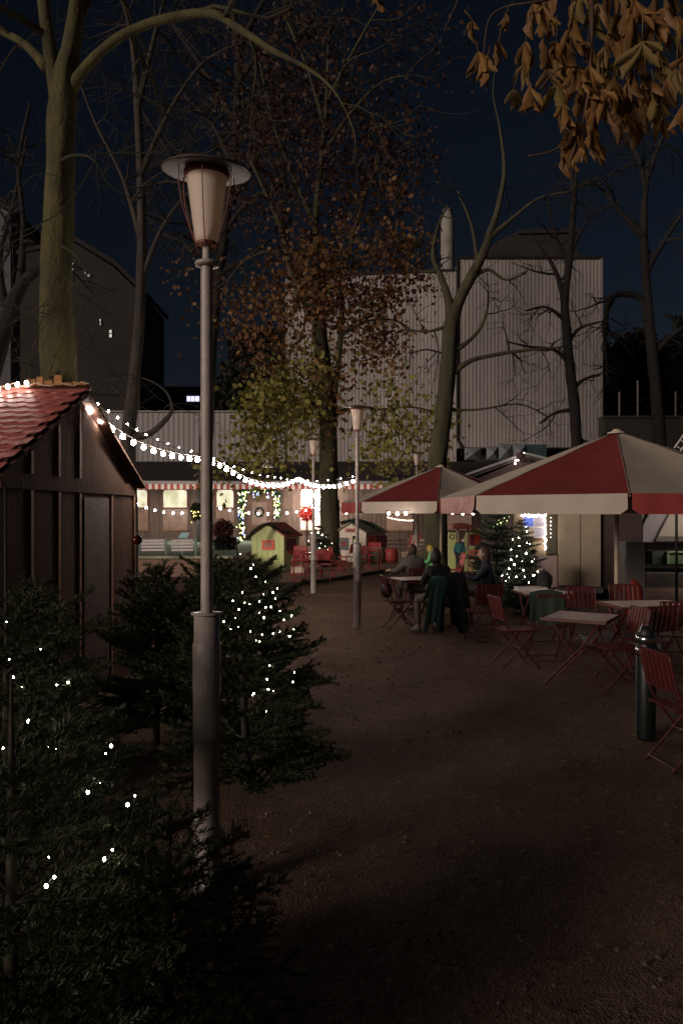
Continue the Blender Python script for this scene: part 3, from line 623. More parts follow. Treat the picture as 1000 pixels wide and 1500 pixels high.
# ------------------------------------------------------------------ chestnut branch overhead
def chestnut():
    rng = random.Random(12)
    LMc = [leafmat('chestnut_leaf', [(.20, .10, .03), (.36, .20, .055), (.13, .065, .025), (.28, .16, .045)], .6),
           leafmat('chestnut_leaf_olive', [(.17, .12, .035), (.22, .15, .05), (.13, .09, .03)], .6)]
    for m in LMc:
        n = m.node_tree.nodes.new('ShaderNodeTexNoise'); n.inputs['Scale'].default_value = 22; n.inputs['Detail'].default_value = 4
        tc = m.node_tree.nodes.new('ShaderNodeTexCoord'); m.node_tree.links.new(tc.outputs['Object'], n.inputs['Vector'])
        bp = m.node_tree.nodes.new('ShaderNodeBump'); bp.inputs['Strength'].default_value = .6; bp.inputs['Distance'].default_value = .01
        m.node_tree.links.new(n.outputs['Fac'], bp.inputs['Height']); m.node_tree.links.new(bp.outputs['Normal'], m.node_tree.nodes['Principled BSDF'].inputs['Normal'])
    t = thing('chestnut_branch', 'drooping branch of withered brown chestnut leaves in the top right corner', 'branch', tuple(P(868, -60, 2.9)))
    ps, rs = limbpath([(875, -120, 3.2), (868, -40, 3), (866, 60, 2.6), (862, 130, 2.2), (850, 190, 1.8), (835, 232, 1.4)], 2.9); ps, rs = smooth_path(ps, rs)
    b = B(); b.tube(ps, rs, 8)
    for L in ([(866, 40, 2), (905, 60, 1.6, .1), (945, 110, 1.2, .2), (985, 140, .9, .2)], [(864, 100, 1.6), (820, 100, 1.2, -.1), (790, 130, .8, -.1)],
              [(870, -20, 2.4), (800, 0, 1.8, -.2), (740, 10, 1.4, -.2), (715, 30, 1, -.2), (708, 80, .8, -.2)], [(862, 130, 1.4), (900, 160, 1, .1), (950, 190, .8, .1)],
              [(850, 190, 1.2), (833, 205, 1.1, -.1), (805, 222, 1, -.1), (772, 228, .8, -.1)], [(870, -60, 2.6), (960, -20, 2, .2), (1010, 20, 1.6, .3)], [(868, -40, 2), (680, -40, 1.6), (670, 0, 1), (650, 45, .8)], [(868, -60, 2.2), (620, -60, 1.6), (560, -30, 1), (552, 0, .7)]):
        p2, r2 = limbpath(L, 2.9); p2, r2 = smooth_path(p2, r2); b.tube(p2, r2, 5)
    b.build('twig', mat('chestnut_twig', (.10, .06, .04), .7, .3, 20), t, True)
    def leaf(c, sz, yaw, m, n=None):
        n = n or rng.choice((4, 5, 5, 6)); fanw = rng.choice((18, 28, 36, 50)); b = B(); c = Vector(c)
        stem = c + Vector((rng.uniform(-.03, .03), rng.uniform(-.03, .03), sz * .55)); b.tube([stem, c], .0022, 4)
        for k in range(n):
            fan = (k - (n - 1) / 2) / ((n - 1) / 2 + .01); ang = fan * R(fanw) + rng.uniform(-.15, .15)
            ln = sz * (1 - .32 * abs(fan)) * rng.uniform(.85, 1.1); wd = ln * rng.uniform(.10, .17)
            d0 = Vector((math.sin(ang), -.35 * math.cos(ang) * rng.uniform(-.6, 1.2), -math.cos(ang) * .9)).normalized()
            rows = 8; g = []; p = c.copy(); d = d0.copy(); side = d.cross(Vector((0, 1, 0))).normalized(); tw = rng.uniform(-1.8, 1.8); cup = rng.uniform(.3, 1.5); bend = Vector((rng.uniform(-.35, .35), rng.uniform(-.3, .3), -.25))
            for i in range(rows + 1):
                u = i / rows; w = wd * (math.sin(PI * min(1, u * .96 + .02) ** 1.35) ** .8 + .02) * (1 + .16 * math.sin(i * 2.3 + k))
                s2 = (Matrix.Rotation(tw * u, 3, d) @ side); nn = s2.cross(d)
                g.append([p - s2 * w + nn * w * cup, p - s2 * w * .5 + nn * w * cup * .3, p, p + s2 * w * .5 + nn * w * cup * .3, p + s2 * w + nn * w * cup])
                p = p + d * ln / rows; d = (d + bend * .35 + Vector((rng.gauss(0, .03),) * 3)).normalized()
            o = len(b.v); vs = [q for r in g for q in r]
            b.add(vs, [(i * 5 + j, i * 5 + j + 1, (i + 1) * 5 + j + 1, (i + 1) * 5 + j) for i in range(rows) for j in range(4)])
        M = Matrix.Rotation(yaw, 3, 'Z')
        b.v = [tuple(c + M @ (Vector(v) - c)) for v in b.v]
        return b.build('leaf', m, t, True)
    spots = [(845, 178, 70), (828, 200, 62), (868, 185, 66), (905, 150, 74), (935, 140, 78), (960, 130, 60), (880, 130, 66), (850, 130, 60), (815, 125, 58), (900, 105, 70), (925, 95, 66), (862, 95, 60), (885, 85, 62),
             (925, 20, 74), (955, 30, 70), (975, 10, 70), (990, 50, 66), (900, 20, 66), (875, 5, 56), (940, 60, 70), (965, 70, 60), (990, 100, 60), (795, 55, 62), (770, 60, 52), (815, 60, 56), (835, 75, 50), (800, 20, 46), (780, 5, 44), (840, 20, 50),
             (775, 125, 50), (752, 130, 40), (700, 75, 52), (692, 30, 30), (655 + 55, 92, 46), (790, -10, 54), (850, -10, 60), (920, -20, 66), (980, -25, 66), (820, 95, 46), (740, 20, 34), (1000, 150, 60), (552, -16, 40), (870, 150, 60), (848, 215, 34), (890, 60, 60), (915, 125, 60), (945, 100, 66), (970, 160, 50), (860, 60, 56), (825, 150, 54), (800, 100, 50), (975, 115, 60), (930, 0, 70), (895, -20, 60), (880, 110, 66), (845, 100, 56), (960, -5, 66), (1005, 80, 66), (835, 40, 52), (905, 45, 62), (765, 95, 40), (730, 60, 40)]
    for _ in range(3):
        sx = rng.uniform(770, 1010); spots.append((sx, rng.uniform(-20, 60 + (sx - 770) * .5 if sx < 900 else 150), rng.uniform(42, 66)))
    spots = spots[:100]
    for i, (px, py, s) in enumerate(spots):
        Y = 2.9 + rng.uniform(-.22, .25)
        leaf(P(px, py, Y), s * Y / F * 1.0, rng.uniform(-.9, .9), LMc[1] if rng.random() < .16 else LMc[0])
chestnut()
# ------------------------------------------------------------------ firs
def fir(label, X, Y, Ht, Rad, seed, leader=.35, m=None, dens=420, nl=.024, up=.35, name='fir_tree', group=None, lean=(0, 0), z0=.12, nw=.0011, whorl=.13, pw=.8, topw=.2, zbase=0):
    nw *= 1.5; rng = random.Random(seed); rg = np.random.default_rng(seed)
    t = thing(name, label, 'fir tree', (X, Y, zbase), group)
    segs = []; wb = B(); base = Vector((X, Y, zbase))
    def ax(z): return base + Vector((lean[0] * z / Ht, lean[1] * z / Ht, z))
    wb.tube([ax(0), ax(Ht * .5), ax(Ht - leader), ax(Ht)], [.012 + .012 * Ht, .008 + .008 * Ht, .009, .004], 8)
    z = z0
    if topw < .5: segs.append((ax(Ht - leader), ax(Ht), .6))
    while z < Ht - leader * topw:
        f = 1 - (z / (Ht)); L = Rad * (f ** pw) * 1.02 + .05; nb = 6 if z < Ht - leader else 4
        a0 = rng.uniform(0, 2 * PI)
        for k in range(nb):
            a = a0 + 2 * PI * k / nb + rng.uniform(-.25, .25); l = L * rng.uniform(.72, 1.12)
            el = R(8) + up * (1 - f) * 1.2 + rng.uniform(-.1, .12)
            p = ax(z + rng.uniform(-.02, .02)); d = Vector((math.cos(a) * math.cos(el), math.sin(a) * math.cos(el), math.sin(el)))
            n = max(3, int(l / .07)); path = [p]
            for i in range(n):
                u = i / n; d = (d + Vector((rng.gauss(0, .03), rng.gauss(0, .03), (-.06 if u < .45 else .055)))).normalized()
                path.append(path[-1] + d * l / n)
            wb.tube(path, [.0065 * (1 - .8 * i / n) * (.5 + l) + .0012 for i in range(n + 1)], 4, cap=False)
            for i in range(n):
                if i / n > .12: segs.append((path[i], path[i + 1], 1))
            side = d.cross(Vector((0, 0, 1))).normalized()
            for i in range(1, n + 1):
                u = i / n
                for sg in (-1, 1):
                    sl = l * (.50 * (1 - u) + .12) * rng.uniform(.7, 1.15)
                    if sl < .03: continue
                    dd = ((path[i] - path[i - 1]).normalized() * .75 + side * sg * .8 + Vector((0, 0, rng.uniform(-.12, .15)))).normalized()
                    q = path[i]; m2 = max(1, int(sl / .09)); sp = q
                    for j in range(m2):
                        e = sp + dd * sl / m2; segs.append((sp, e, .9))
                        if m2 > 1 and sl > .14:
                            for s3 in (-1, 1):
                                d3 = (dd * .8 + dd.cross(Vector((0, 0, 1))).normalized() * s3 * .7 + Vector((0, 0, rng.uniform(-.1, .1)))).normalized()
                                segs.append((e, e + d3 * sl * .38 * rng.uniform(.6, 1.1), .8))
                        sp = e; dd = (dd + Vector((0, 0, .04))).normalized()
        z += whorl * rng.uniform(.8, 1.2) * (.75 + .5 * f)
    A = np.array([tuple(s[0]) for s in segs]); C = np.array([tuple(s[1]) for s in segs]); S = np.array([s[2] for s in segs])
    Ls = np.linalg.norm(C - A, axis=1); cnt = np.maximum(2, (Ls * dens).astype(int)); idx = np.repeat(np.arange(len(segs)), cnt); N = len(idx)
    u = rg.random(N)[:, None]; p = A[idx] * (1 - u) + C[idx] * u; T = ((C - A) / Ls[:, None])[idx]
    r = rg.normal(0, 1, (N, 3)); r[:, 2] += .55; r -= T * (r * T).sum(1)[:, None]; r /= np.linalg.norm(r, axis=1)[:, None]
    d = T * .95 + r; d /= np.linalg.norm(d, axis=1)[:, None]; ln = (nl * S[idx] * rg.uniform(.7, 1.15, N))[:, None]
    w = np.cross(d, rg.normal(0, 1, (N, 3))); w /= np.linalg.norm(w, axis=1)[:, None]
    q = np.stack([p - w * nw, p + w * nw, p + d * ln * .97 + w * nw * .7, p + d * ln * .97 - w * nw * .7], 1)
    wb.build('trunk', M_firwood, t, True)
    npmesh('needles', q, 4, m or M_needle, t)
    return t
def fairy_px(label, pts, treeXY, Rad, Ht, r=.006, m=None, seed=0, extra=0):
    """a wired string of small bulbs lying on the outer twigs of a fir"""
    rng = random.Random(seed); X0, Y0 = treeXY; out = []
    for px, py in pts:
        # meet the crown cone on the viewer's side
        y = Y0
        for _ in range(6):
            p = P(px, py, y); f = max(.08, 1 - p.z / Ht); rr = Rad * f ** .8 * .86
            dx = p.x - X0; y = Y0 - math.sqrt(max(.0004, rr * rr - dx * dx))
        out.append(P(px, py, y))
    out.sort(key=lambda q: (-round(q.z / .12), q.x * (1 if round(q.z / .12) % 2 else -1)))
    t = thing('fairy_lights', label, 'fairy lights', out[-1])
    me = bulb_mesh('bulb', r, m or M_fairy, 6)
    for p in out:
        o = bpy.data.objects.new('bulb', me); COL.objects.link(o); o.parent = t; o.matrix_parent_inverse = Matrix.Translation(-Vector(t.location)); o.location = p; q_ = rng.choice((.45, .6, .8, 1, 1.3)); o.scale = (q_, q_, q_)
    cab = []
    for a, c in zip(out, out[1:]):
        for k in range(4):
            q = a.lerp(c, k / 4); q.y += .03 * math.sin(PI * k / 4) * 2; q.z -= .02 * math.sin(PI * k / 4); cab.append(q)
    b = B(); b.tube(cab, .0012, 3, cap=False); b.build('cable', mat('green_cable', (.02, .03, .015), .6), t)
    return t
fir('big near fir at the left edge with a bare thin leader before the hut', -1.30, 2.95, 2.0, .66, 101, leader=.60, topw=.8, up=.5, pw=.55, z0=.62, dens=620, nl=.026, group='cut firs in the left foreground', lean=(-.02, 0))
fir('nearest fir filling the dark bottom left corner', -.90, 2.05, 1.46, .62, 102, leader=.26, topw=.9, pw=.6, up=.45, z0=.15, whorl=.11, dens=700, nl=.027, group='cut firs in the left foreground')
fir('bushy fir with white fairy lights just behind the nearest lamp pole', -.64, 5.15, 1.70, .64, 103, z0=.2, lean=(-.08, 0), leader=.24, topw=.9, pw=.42, dens=620, nl=.028, up=.5, group='cut firs in the left foreground', nw=.0016)
fir('unlit fir left of the lamp pole with upright shoots', -1.50, 6.1, 1.38, .64, 104, pw=.45, leader=.12, dens=430, nl=.03, up=.8, nw=.002, z0=.22, group='cut firs in the left foreground')
fir('unlit fir beside the brown hut wall', -2.16, 5.3, 1.36, .60, 105, pw=.45, leader=.12, dens=430, nl=.03, up=.7, nw=.002, z0=.06, group='cut firs in the left foreground')
fir('slim fir with a tall shoot at the hut corner carrying a red bauble', -1.93, 7.0, 1.93, .30, 106, leader=.75, topw=.95, dens=380, nl=.03, up=.8, nw=.002, group='cut firs in the left foreground')
fir('low fir squeezed in behind the lamp pole', -1.28, 7.2, 1.34, .66, 107, pw=.45, leader=.1, dens=380, nl=.03, up=.85, nw=.002, z0=.2, group='cut firs in the left foreground')
fir('lowest squat fir hiding the foot of the nearest lamp pole', -.62, 2.7, .84, .50, 108, leader=.10, dens=620, nl=.027, up=.45, pw=.55, group='cut firs in the left foreground')
fairy_px('white fairy lights scattered over the bushy fir behind the lamp pole',
   [(352, 812), (371, 827), (367, 833), (375, 845), (389, 852), (406, 862), (386, 871), (400, 868), (341, 880), (358, 883), (366, 885), (380, 881), (389, 890), (397, 889), (403, 877), (350, 893), (410, 895), (380, 898), (427, 902), (328, 911), (349, 918), (387, 905), (367, 925), (384, 930), (400, 928), (410, 925), (424, 932), (430, 922), (380, 940), (375, 938), (338, 922), (345, 905), (416, 908), (391, 995), (400, 1012), (393, 1010), (370, 1018), (390, 1042), (372, 1016), (431, 985), (429, 999), (395, 975), (355, 868)], (-.62, 5.0), .70, 1.70, r=.0034, seed=1)
fairy_px('white fairy lights on the big fir at the left edge', [(10, 911), (60, 951), (20, 992), (33, 1006), (84, 1003), (100, 1000), (42, 1057), (82, 1098), (72, 1097), (155, 1104), (163, 1093), (5, 1096), (14, 966)], (-1.30, 2.95), .70, 2.0, r=.0042, seed=2)
fairy_px('white fairy lights low on the nearest fir', [(129, 1161), (187, 1179), (147, 1148), (198, 1166), (68, 1298), (80, 1285), (153, 1259), (165, 1245), (72, 1256)], (-.90, 2.05), .62, 1.46, r=.0034, seed=3)
c = P(201, 791, 6.62)
t = thing('bauble', 'shiny dark red bauble hanging at the hut corner', 'bauble', c)
b = B(); b.ball(c, .045, 24, 16); b.build('ball', mat('red_gloss', (.07, .006, .006), .08), t, True)
b = B(); b.tube([c + Vector((0, 0, .043)), c + Vector((0, 0, .058))], .011, 10); b.build('cap', M_steel, t)
b = B(); b.tube([c + Vector((0, 0, .055)), c + Vector((-.01, .04, .2))], .0015, 4); b.build('thread', M_black, t)
# ------------------------------------------------------------------ parasols
def canvas_crumple():
    m = mat('backlit_red_canvas', (.62, .23, .20), .5, .0, 3, 1.0, 14)  # red valance lit from behind: its pink mottling is painted into the colour
    b = m.node_tree.nodes['Principled BSDF']
    nt = m.node_tree
    tc = nt.nodes.new('ShaderNodeTexCoord'); n = nt.nodes.new('ShaderNodeTexNoise'); n.inputs['Scale'].default_value = 9; n.inputs['Detail'].default_value = 4; n.inputs['Distortion'].default_value = 1.5
    nt.links.new(tc.outputs['Object'], n.inputs['Vector']); r = nt.nodes.new('ShaderNodeValToRGB'); nt.links.new(n.outputs['Fac'], r.inputs['Fac'])
    r.color_ramp.elements[0].position = .42; r.color_ramp.elements[0].color = (.62, .25, .22, 1); r.color_ramp.elements[1].position = .66; r.color_ramp.elements[1].color = (.72, .44, .39, 1)
    nt.links.new(r.outputs['Color'], b.inputs['Base Color'])
    t = nt.nodes.new('ShaderNodeBsdfTranslucent'); nt.links.new(r.outputs['Color'], t.inputs['Color']); mx = nt.nodes.new('ShaderNodeMixShader'); mx.inputs['Fac'].default_value = .5
    nt.links.new(b.outputs[0], mx.inputs[1]); nt.links.new(t.outputs[0], mx.inputs[2]); nt.links.new(mx.outputs[0], nt.nodes['Material Output'].inputs['Surface'])
    return m
M_backlitcan = canvas_crumple()
M_thin_red = mat('thin_red_valance', (.34, .05, .045), .8, .1, 3)
def parasol(label, X, Y, Rr, phi0, redfirst, zE=2.11, zP=3.06, hv=.235, left_backlit=None, ns=8):
    t = thing('parasol', label, 'parasol', (X, Y, 0), 'large red and cream parasols')
    c = Vector((X, Y, 0)); vs = []
    for k in range(ns):
        a = R(phi0 + 360 / ns * k); vs.append(c + Vector((math.sin(a) * Rr, -math.cos(a) * Rr, zE)))
    top = c + Vector((0, 0, zP))
    for k in range(ns):
        a, d = vs[k], vs[(k + 1) % ns]; b = B(); n = 10; red = (k % 2 == 0) == redfirst
        rows = []
        for i in range(n + 1):
            u = i / n; l = a.lerp(top, u * .965); r = d.lerp(top, u * .965); row = []
            for j in range(9):
                v = j / 8; p = l.lerp(r, v); p.z -= .075 * math.sin(PI * v) * math.sin(PI * min(1, u + .12)) + .03 * math.sin(PI * v) * noise.noise((p.x * 1.6, p.y * 1.6, 1)) + .008 * math.sin(PI * v) * math.sin(v * 40 + u * 6) * (1 - u) ** 3; row.append(p)
            rows.append(row)
        b.add([p for r in rows for p in r], [(i * 9 + j, i * 9 + j + 1, (i + 1) * 9 + j + 1, (i + 1) * 9 + j) for i in range(n) for j in range(8)])
        pn = b.build('canopy_panel', M_redcan if red else M_cream, t, True)
        # hanging valance: rounded corners, slight waves
        b = B(); out = ((a + d) / 2 - (c + Vector((0, 0, zE)))).normalized(); L = (d - a).length; N = 24
        up, lo = [], []
        for j in range(N + 1):
            v = j / N; p = a.lerp(d, v) + out * .012; wv = .018 * math.sin(v * 9 + k) + .01 * math.sin(v * 23 + k)
            e = min(v, 1 - v) * L; hh = hv if e > .06 else hv - .06 + math.sqrt(max(0, .0036 - (.06 - e) ** 2))
            p = a.lerp(d, .012 + .976 * v) + out * .012
            up.append(p + Vector((0, 0, .0)) - out * .006); lo.append(p - Vector((0, 0, hh)) + out * wv)
        mid = [(x.lerp(y, .5) + out * .01 * math.sin(j * 1.3)) for j, (x, y) in enumerate(zip(up, lo))]
        b.add(up + mid + lo, [(i, i + 1, N + 1 + i + 1, N + 1 + i) for i in range(N)] + [(N + 1 + i, N + 2 + i, 2 * N + 3 + i, 2 * N + 2 + i) for i in range(N)])
        vm = M_cream if red else M_thin_red
        if k == left_backlit: vm = M_backlitcan
        b.build('valance', vm, pn, True)
    for k in range(ns):
        b = B(); b.tube([vs[k].lerp(top, q / 8 * .965) + Vector((0, 0, .002 + .004 * math.sin(q * 2.2 + k))) for q in range(9)], .007, 5); b.build('seam', mat('seam_grey', (.20, .16, .14), .9), t, True)
        b = B(); b.tube([vs[k] - Vector((0, 0, .03)), top - Vector((0, 0, .06))], .012, 6); b.build('rib', M_wood, t)
    b = B(); b.tube([c + Vector((0, 0, .02)), c + Vector((0, 0, zP))], .033, 16); b.build('pole', mat('parasol_pole', (.45, .38, .30), .45, .08, 5), t, True)
    b = B(); b.lathe([(.0, 0), (.09, .0), (.13, -.018), (.13, .0), (.06, .02), (.055, .045), (.0, .05)], top - Vector((0, 0, .012)), 20); b.build('finial_cap', mat('cap_cream', (.55, .48, .36), .6), t, True)
    b = B(); b.box(c + Vector((0, 0, .05)), (.9, .9, .1)); b.tube([c + Vector((0, 0, .1)), c + Vector((0, 0, .45))], .05, 12); b.build('base', mat('concrete_base', (.12, .11, .10), .9, .2, 8), t)
    return t
parasol('big near parasol at the right with a red front panel and cream valance', 3.97, 10.85, 2.55, -17, False, left_backlit=6)
parasol('smaller farther parasol in the middle with a pinkish left valance', 2.47, 18.7, 2.5, -9, False, zE=2.13, zP=3.04, hv=.26)
# ------------------------------------------------------------------ furniture
def make_chair(label, red=M_red):
    t = thing('folding_chair', label, 'chair', (0, 0, 0), 'red slatted folding chairs')
    # faces +Y, seat .45 high
    for s in (-1, 1):
        x = .20 * s
        b = B(); p, r = smooth_path([Vector((x, -.26, .86)), Vector((x, -.20, .62)), Vector((x, -.12, .45)), Vector((x, .06, .22)), Vector((x, .25, .0))], [.011] * 5, 4); b.tube(p, r, 6); b.build('leg', red, t, True)
        x = .175 * s
        b = B(); p, r = smooth_path([Vector((x, .19, .445)), Vector((x, .02, .25)), Vector((x, -.12, .1)), Vector((x, -.22, .0))], [.011] * 4, 4); b.tube(p, r, 6); b.build('leg', red, t, True)
    b = B()
    for k in range(7): b.box((0, -.17 + .062 * k, .455), (.37, .042, .014))
    for s in (-1, 1): b.box((.17 * s, .01, .442), (.02, .42, .014))
    b.build('seat', red, t)
    b = B()
    for k in range(6):
        x = -.155 + .062 * k; b.beam((x, -.262, .855), (x, -.205, .58), .044, .012, up=(0, 1, 0))
    b.tube([(-.2, -.262, .86), (.2, -.262, .86)], .010, 6); b.tube([(-.2, -.205, .585), (.2, -.205, .585)], .009, 6)
    b.build('backrest', red, t)
    for y, z, w in ((.23, .025, .2), (-.20, .03, .175), (.0, .245, .2)):
        b = B(); b.tube([(-w, y, z), (w, y, z)], .007, 5); b.build('crossbar', red, t)
    return t
chair0 = make_chair('x'); chairf = make_chair('x', mat('lit_red_paint', (.50, .07, .07), .45, .2, 10))  # far chairs get a brighter red, the light on them put into the paint
def make_table(label, w=.7, d=.7, legm=M_red, topm=None):
    topm = topm or mat('table_top_glare', (.74, .62, .60), .3, .15, 12, spec=1.0)  # top colour lightened towards pink to paint in the glare of the lights
    t = thing('folding_table', label, 'table', (0, 0, 0), 'folding tables with red legs')
    b = B(); n = 14
    # woven-looking pressed sheet: narrow slats with a rim
    for k in range(n): b.box((0, -d / 2 + d * (k + .5) / n, .735), (w - .02, d / n - .006, .012))
    b.build('table_top', topm, t)
    b = B()
    for s in (-1, 1): b.box((0, s * (d / 2 - .008), .730), (w, .016, .03)); b.box((s * (w / 2 - .008), 0, .730), (.016, d - .033, .03))
    b.build('rim', legm if topm is M_redfar else mat('rim_brown', (.10, .03, .025), .5), t)
    for s in (-1, 1):
        x = s * (w / 2 - .07)
        b = B(); b.tube([(x, -d / 2 + .08, .718), (x, -.05, .40), (x, .0, .36), (x, d / 2 - .03, .0)], .013, 6); b.build('leg', legm, t)
        x = s * (w / 2 - .10)
        b = B(); b.tube([(x, d / 2 - .08, .718), (x, .05, .40), (x, .0, .36), (x, -d / 2 + .03, .0)], .013, 6); b.build('leg', legm, t)
    b = B(); b.tube([(-w / 2 + .06, 0, .37), (w / 2 - .06, 0, .37)], .008, 5); b.build('crossbar', legm, t)
    return t
table0 = make_table('front folding table with a pale shiny slatted top and red crossed legs')
table0.location = (PX(850, 8.35), 8.35, 0); table0.rotation_euler = (0, 0, R(58))
dup(table0, (PX(793, 10.9), 10.9, 0), R(4), 'folding table carrying a white box, just before the small lit fir')
o = dup(table0, (PX(945, 9.5), 9.5, 0), R(8), 'wide dark folding table at the right under the big parasol'); o.scale = (1.45, 1.0, 1)
dup(table0, (PX(603, 13.1), 13.1, 0), R(20), 'small folding table between the seated group and the lone left chair')
dup(table0, (PX(458, 21.6), 21.6, 0), R(10), 'far folding table right of the lime playhouse')
dup(table0, (PX(543, 24.2), 24.2, 0), R(0), 'far folding table before the cream playhouse')
dup(table0, (PX(692, 19.3), 19.3, 0), R(-4), 'far folding table before the lime panel playhouse')
CH = [(583, 12.25, -80, 'lone folding chair at the left of the seated group with a bag behind it'),
      (646, 12.0, 4, 'folding chair under the person in the black coat with a teal coat over it'),
      (608, 14.0, 8, 'folding chair under the slouching person in grey and red'),
      (717, 12.9, 75, 'folding chair under the long-haired woman'),
      (707, 11.0, 12, 'empty folding chair standing directly before the long-haired woman'),
      (752, 9.3, -80, 'folding chair turned to the left side of the front shiny table'),
      (800, 9.6, 2, 'folding chair with a dark green jacket over its backrest'),
      (856, 10.2, 176, 'folding chair with upright slats behind the front shiny table'),
      (905, 8.1, 98, 'folding chair with splayed legs at the right of the front shiny table'),
      (948, 8.5, 15, 'folding chair pushed in at the wide dark table'),
      (985, 8.9, -10, 'folding chair at the right frame edge by the wide dark table'),
      (1004, 5.65, -82, 'nearest folding chair cut by the right edge beside the steel-banded bin'),
      (920, 10.5, 175, 'folding chair on the far side of the wide dark table'),
      (440, 20.4, 8, 'far folding chair nearest the middle lamp on its left'),
      (478, 20.8, -20, 'far folding chair just right of the smaller street lamp'),
      (437, 22.6, 170, 'far folding chair against the red picket fence'),
      (496, 22.2, -75, 'far folding chair left of the middle lamp pole'),
      (508, 24.3, 60, 'far folding chair before the cream playhouse window'),
      (549, 25.2, 178, 'far folding chair behind the round-edged far table'),
      (530, 23.3, 20, 'far folding chair seen just right of the middle lamp pole'),
      (664, 18.9, 95, 'far folding chair left of the table by the lime panels'),
      (700, 20.4, 180, 'far folding chair behind the table by the lime panels'),
      (722, 18.7, -100, 'far folding chair hidden by the woman in dark clothes')]
for i, (px, Y, rz, lb) in enumerate(CH):
    loc = (PX(px, Y), Y, 0)
    if i == 0: chair0.location = loc; chair0.rotation_euler = (0, 0, R(rz)); chair0['label'] = lb
    elif Y < 18: dup(chair0, loc, R(rz), lb)
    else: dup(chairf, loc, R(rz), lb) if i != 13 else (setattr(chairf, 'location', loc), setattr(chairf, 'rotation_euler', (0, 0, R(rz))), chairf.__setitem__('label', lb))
# white box and papers on the table
b = B(); c = Vector((PX(778, 10.95), 11.0, .745)); b.box(c + Vector((0, 0, .03)), (.42, .26, .055), Matrix.Rotation(R(3), 3, 'Z'))
tag(b.build('box', M_white), 'flat white box on the table before the lit fir', 'box')
b = B(); b.box((PX(826, 10.75), 10.8, .752), (.24, .18, .012)); tag(b.build('tray', M_white), 'small white tray beside the flat white box', 'tray')
# draped clothes
def drape(label, X, Y, rz, w, z0, z1, m, thick=.05, seed=0, name='coat', skew=0):
    """cloth hung over a chair back: front and back flaps with folds"""
    b = B(); n, k = 14, 12; rr = random.Random(seed); ph = rr.uniform(0, 6)
    grid = []
    for side in (-1, 1):
        for i in range(k + 1):
            u = i / k if side == 1 else 1 - i / k
            zlow = z0 if side == -1 else z1 - (z1 - z0) * .45
            row = []
            for j in range(n + 1):
                v = j / n - .5; f = .014 * math.sin(v * 20 + ph) * u + .02 * math.sin(v * 9 + ph * 2) * u
                z = z1 + .03 * math.cos(v * PI) - u * (z1 + .0 - zlow) * (1 + .1 * math.sin(v * 7 + ph))
                row.append(Vector((v * w * (1 + .22 * u) + skew * u, side * (thick * (.35 + .9 * u)) + f, z)))
            grid.append(row)
    M = Matrix.Rotation(rz, 3, 'Z'); c = Vector((X, Y, 0)); W1 = n + 1
    b.add([c + M @ p for r in grid for p in r], [(i * W1 + j, i * W1 + j + 1, (i + 1) * W1 + j + 1, (i + 1) * W1 + j) for i in range(len(grid) - 1) for j in range(n)])
    o = b.build(name, m, smooth=True); return tag(o, label, name)
drape('dark green jacket hung over a chair back by the front table', PX(800, 9.35) + .0, 9.36, R(2), .40, .50, .90, mat('dark_green_cloth', (.018, .035, .024), .9, .2, 9), seed=4, name='jacket')
drape('teal coat hanging over the back of the chair in the seated group', PX(642, 11.74), 11.70, R(4), .26, .09, .88, mat('teal_cloth', (.035, .10, .085), .9, .15, 9), seed=6, skew=-.10)
drape('black coat trailing to the ground at the right of the teal coat', PX(667, 11.72), 11.74, R(4), .30, .06, .93, mat('black_cloth', (.012, .011, .012), .9, .2, 9), thick=.09, seed=8, skew=.08)
# round bag behind the left chair
b = B(); c = Vector((PX(566, 12.3), 12.3, .62)); b.ball(c, .15, 18, 12, (.7, .9, .85)); b.tube([c + Vector((0, -.05, .1)), c + Vector((.08, -.05, .28)), c + Vector((.18, 0, .25))], .008, 5)
tag(b.build('bag', mat('bag_black', (.02, .015, .012), .5), smooth=True), 'rounded black shoulder bag hanging off the lone left chair', 'bag')
# backpack on the farther side of the table
c = Vector((PX(797, 11.15), 11.15, .745)); b = B(); b.ball(c + Vector((0, 0, .14)), .14, 18, 12, (.85, .6, 1.0)); b.ball(c + Vector((0, -.08, .09)), .09, 14, 8, (.9, .5, .9)); b.tube([c + Vector((-.03, .0, .27)), c + Vector((0, 0, .31)), c + Vector((.03, 0, .27))], .007, 5)
tag(b.build('backpack', mat('backpack_black', (.014, .014, .016), .8), smooth=True), 'black backpack standing on the table with the white box', 'backpack')
# steel-banded bin in the right foreground
t = thing('standing_bin', 'slim dark green bin with two polished steel bands at the right edge', 'bin', (PX(945, 6.3), 6.3, 0)); c = Vector(t.location)
b = B(); b.lathe([(.0, .01), (.075, .01), (.075, .0), (.078, .02), (.078, .78), (.07, .80)], c, 28); b.build('body', mat('bin_green', (.008, .013, .012), .4, .1, 8), t, True)
Mt = Matrix.Rotation(R(8), 3, 'Y') @ Matrix.Rotation(R(-6), 3, 'X')
for z in (.70, .80):
    b = B(); b.lathe([(.068, z), (.082, z), (.082, z + .075), (.068, z + .075)], c, 28); b.build('band', M_steel, t, True)
b = B(); b.lathe([(.07, .875), (.07, .885), (.06, .92), (.035, .94), (.0, .945)], c, 24); b.build('lid', M_black, t, True)
b = B(); b.tube([c + Vector((-.06, -.02, .90)), c + Vector((-.04, -.03, .965)), c + Vector((.03, -.03, .98)), c + Vector((.05, -.02, .90))], .005, 5); b.build('handle', M_steel, t)
b = B(); b.tube([c + Vector((-.083, -.01, .02)), c + Vector((-.083, -.01, .70))], .004, 5); b.build('edge_highlight', M_steel, t)  # steel line modelled in place of a highlight along the bin edge
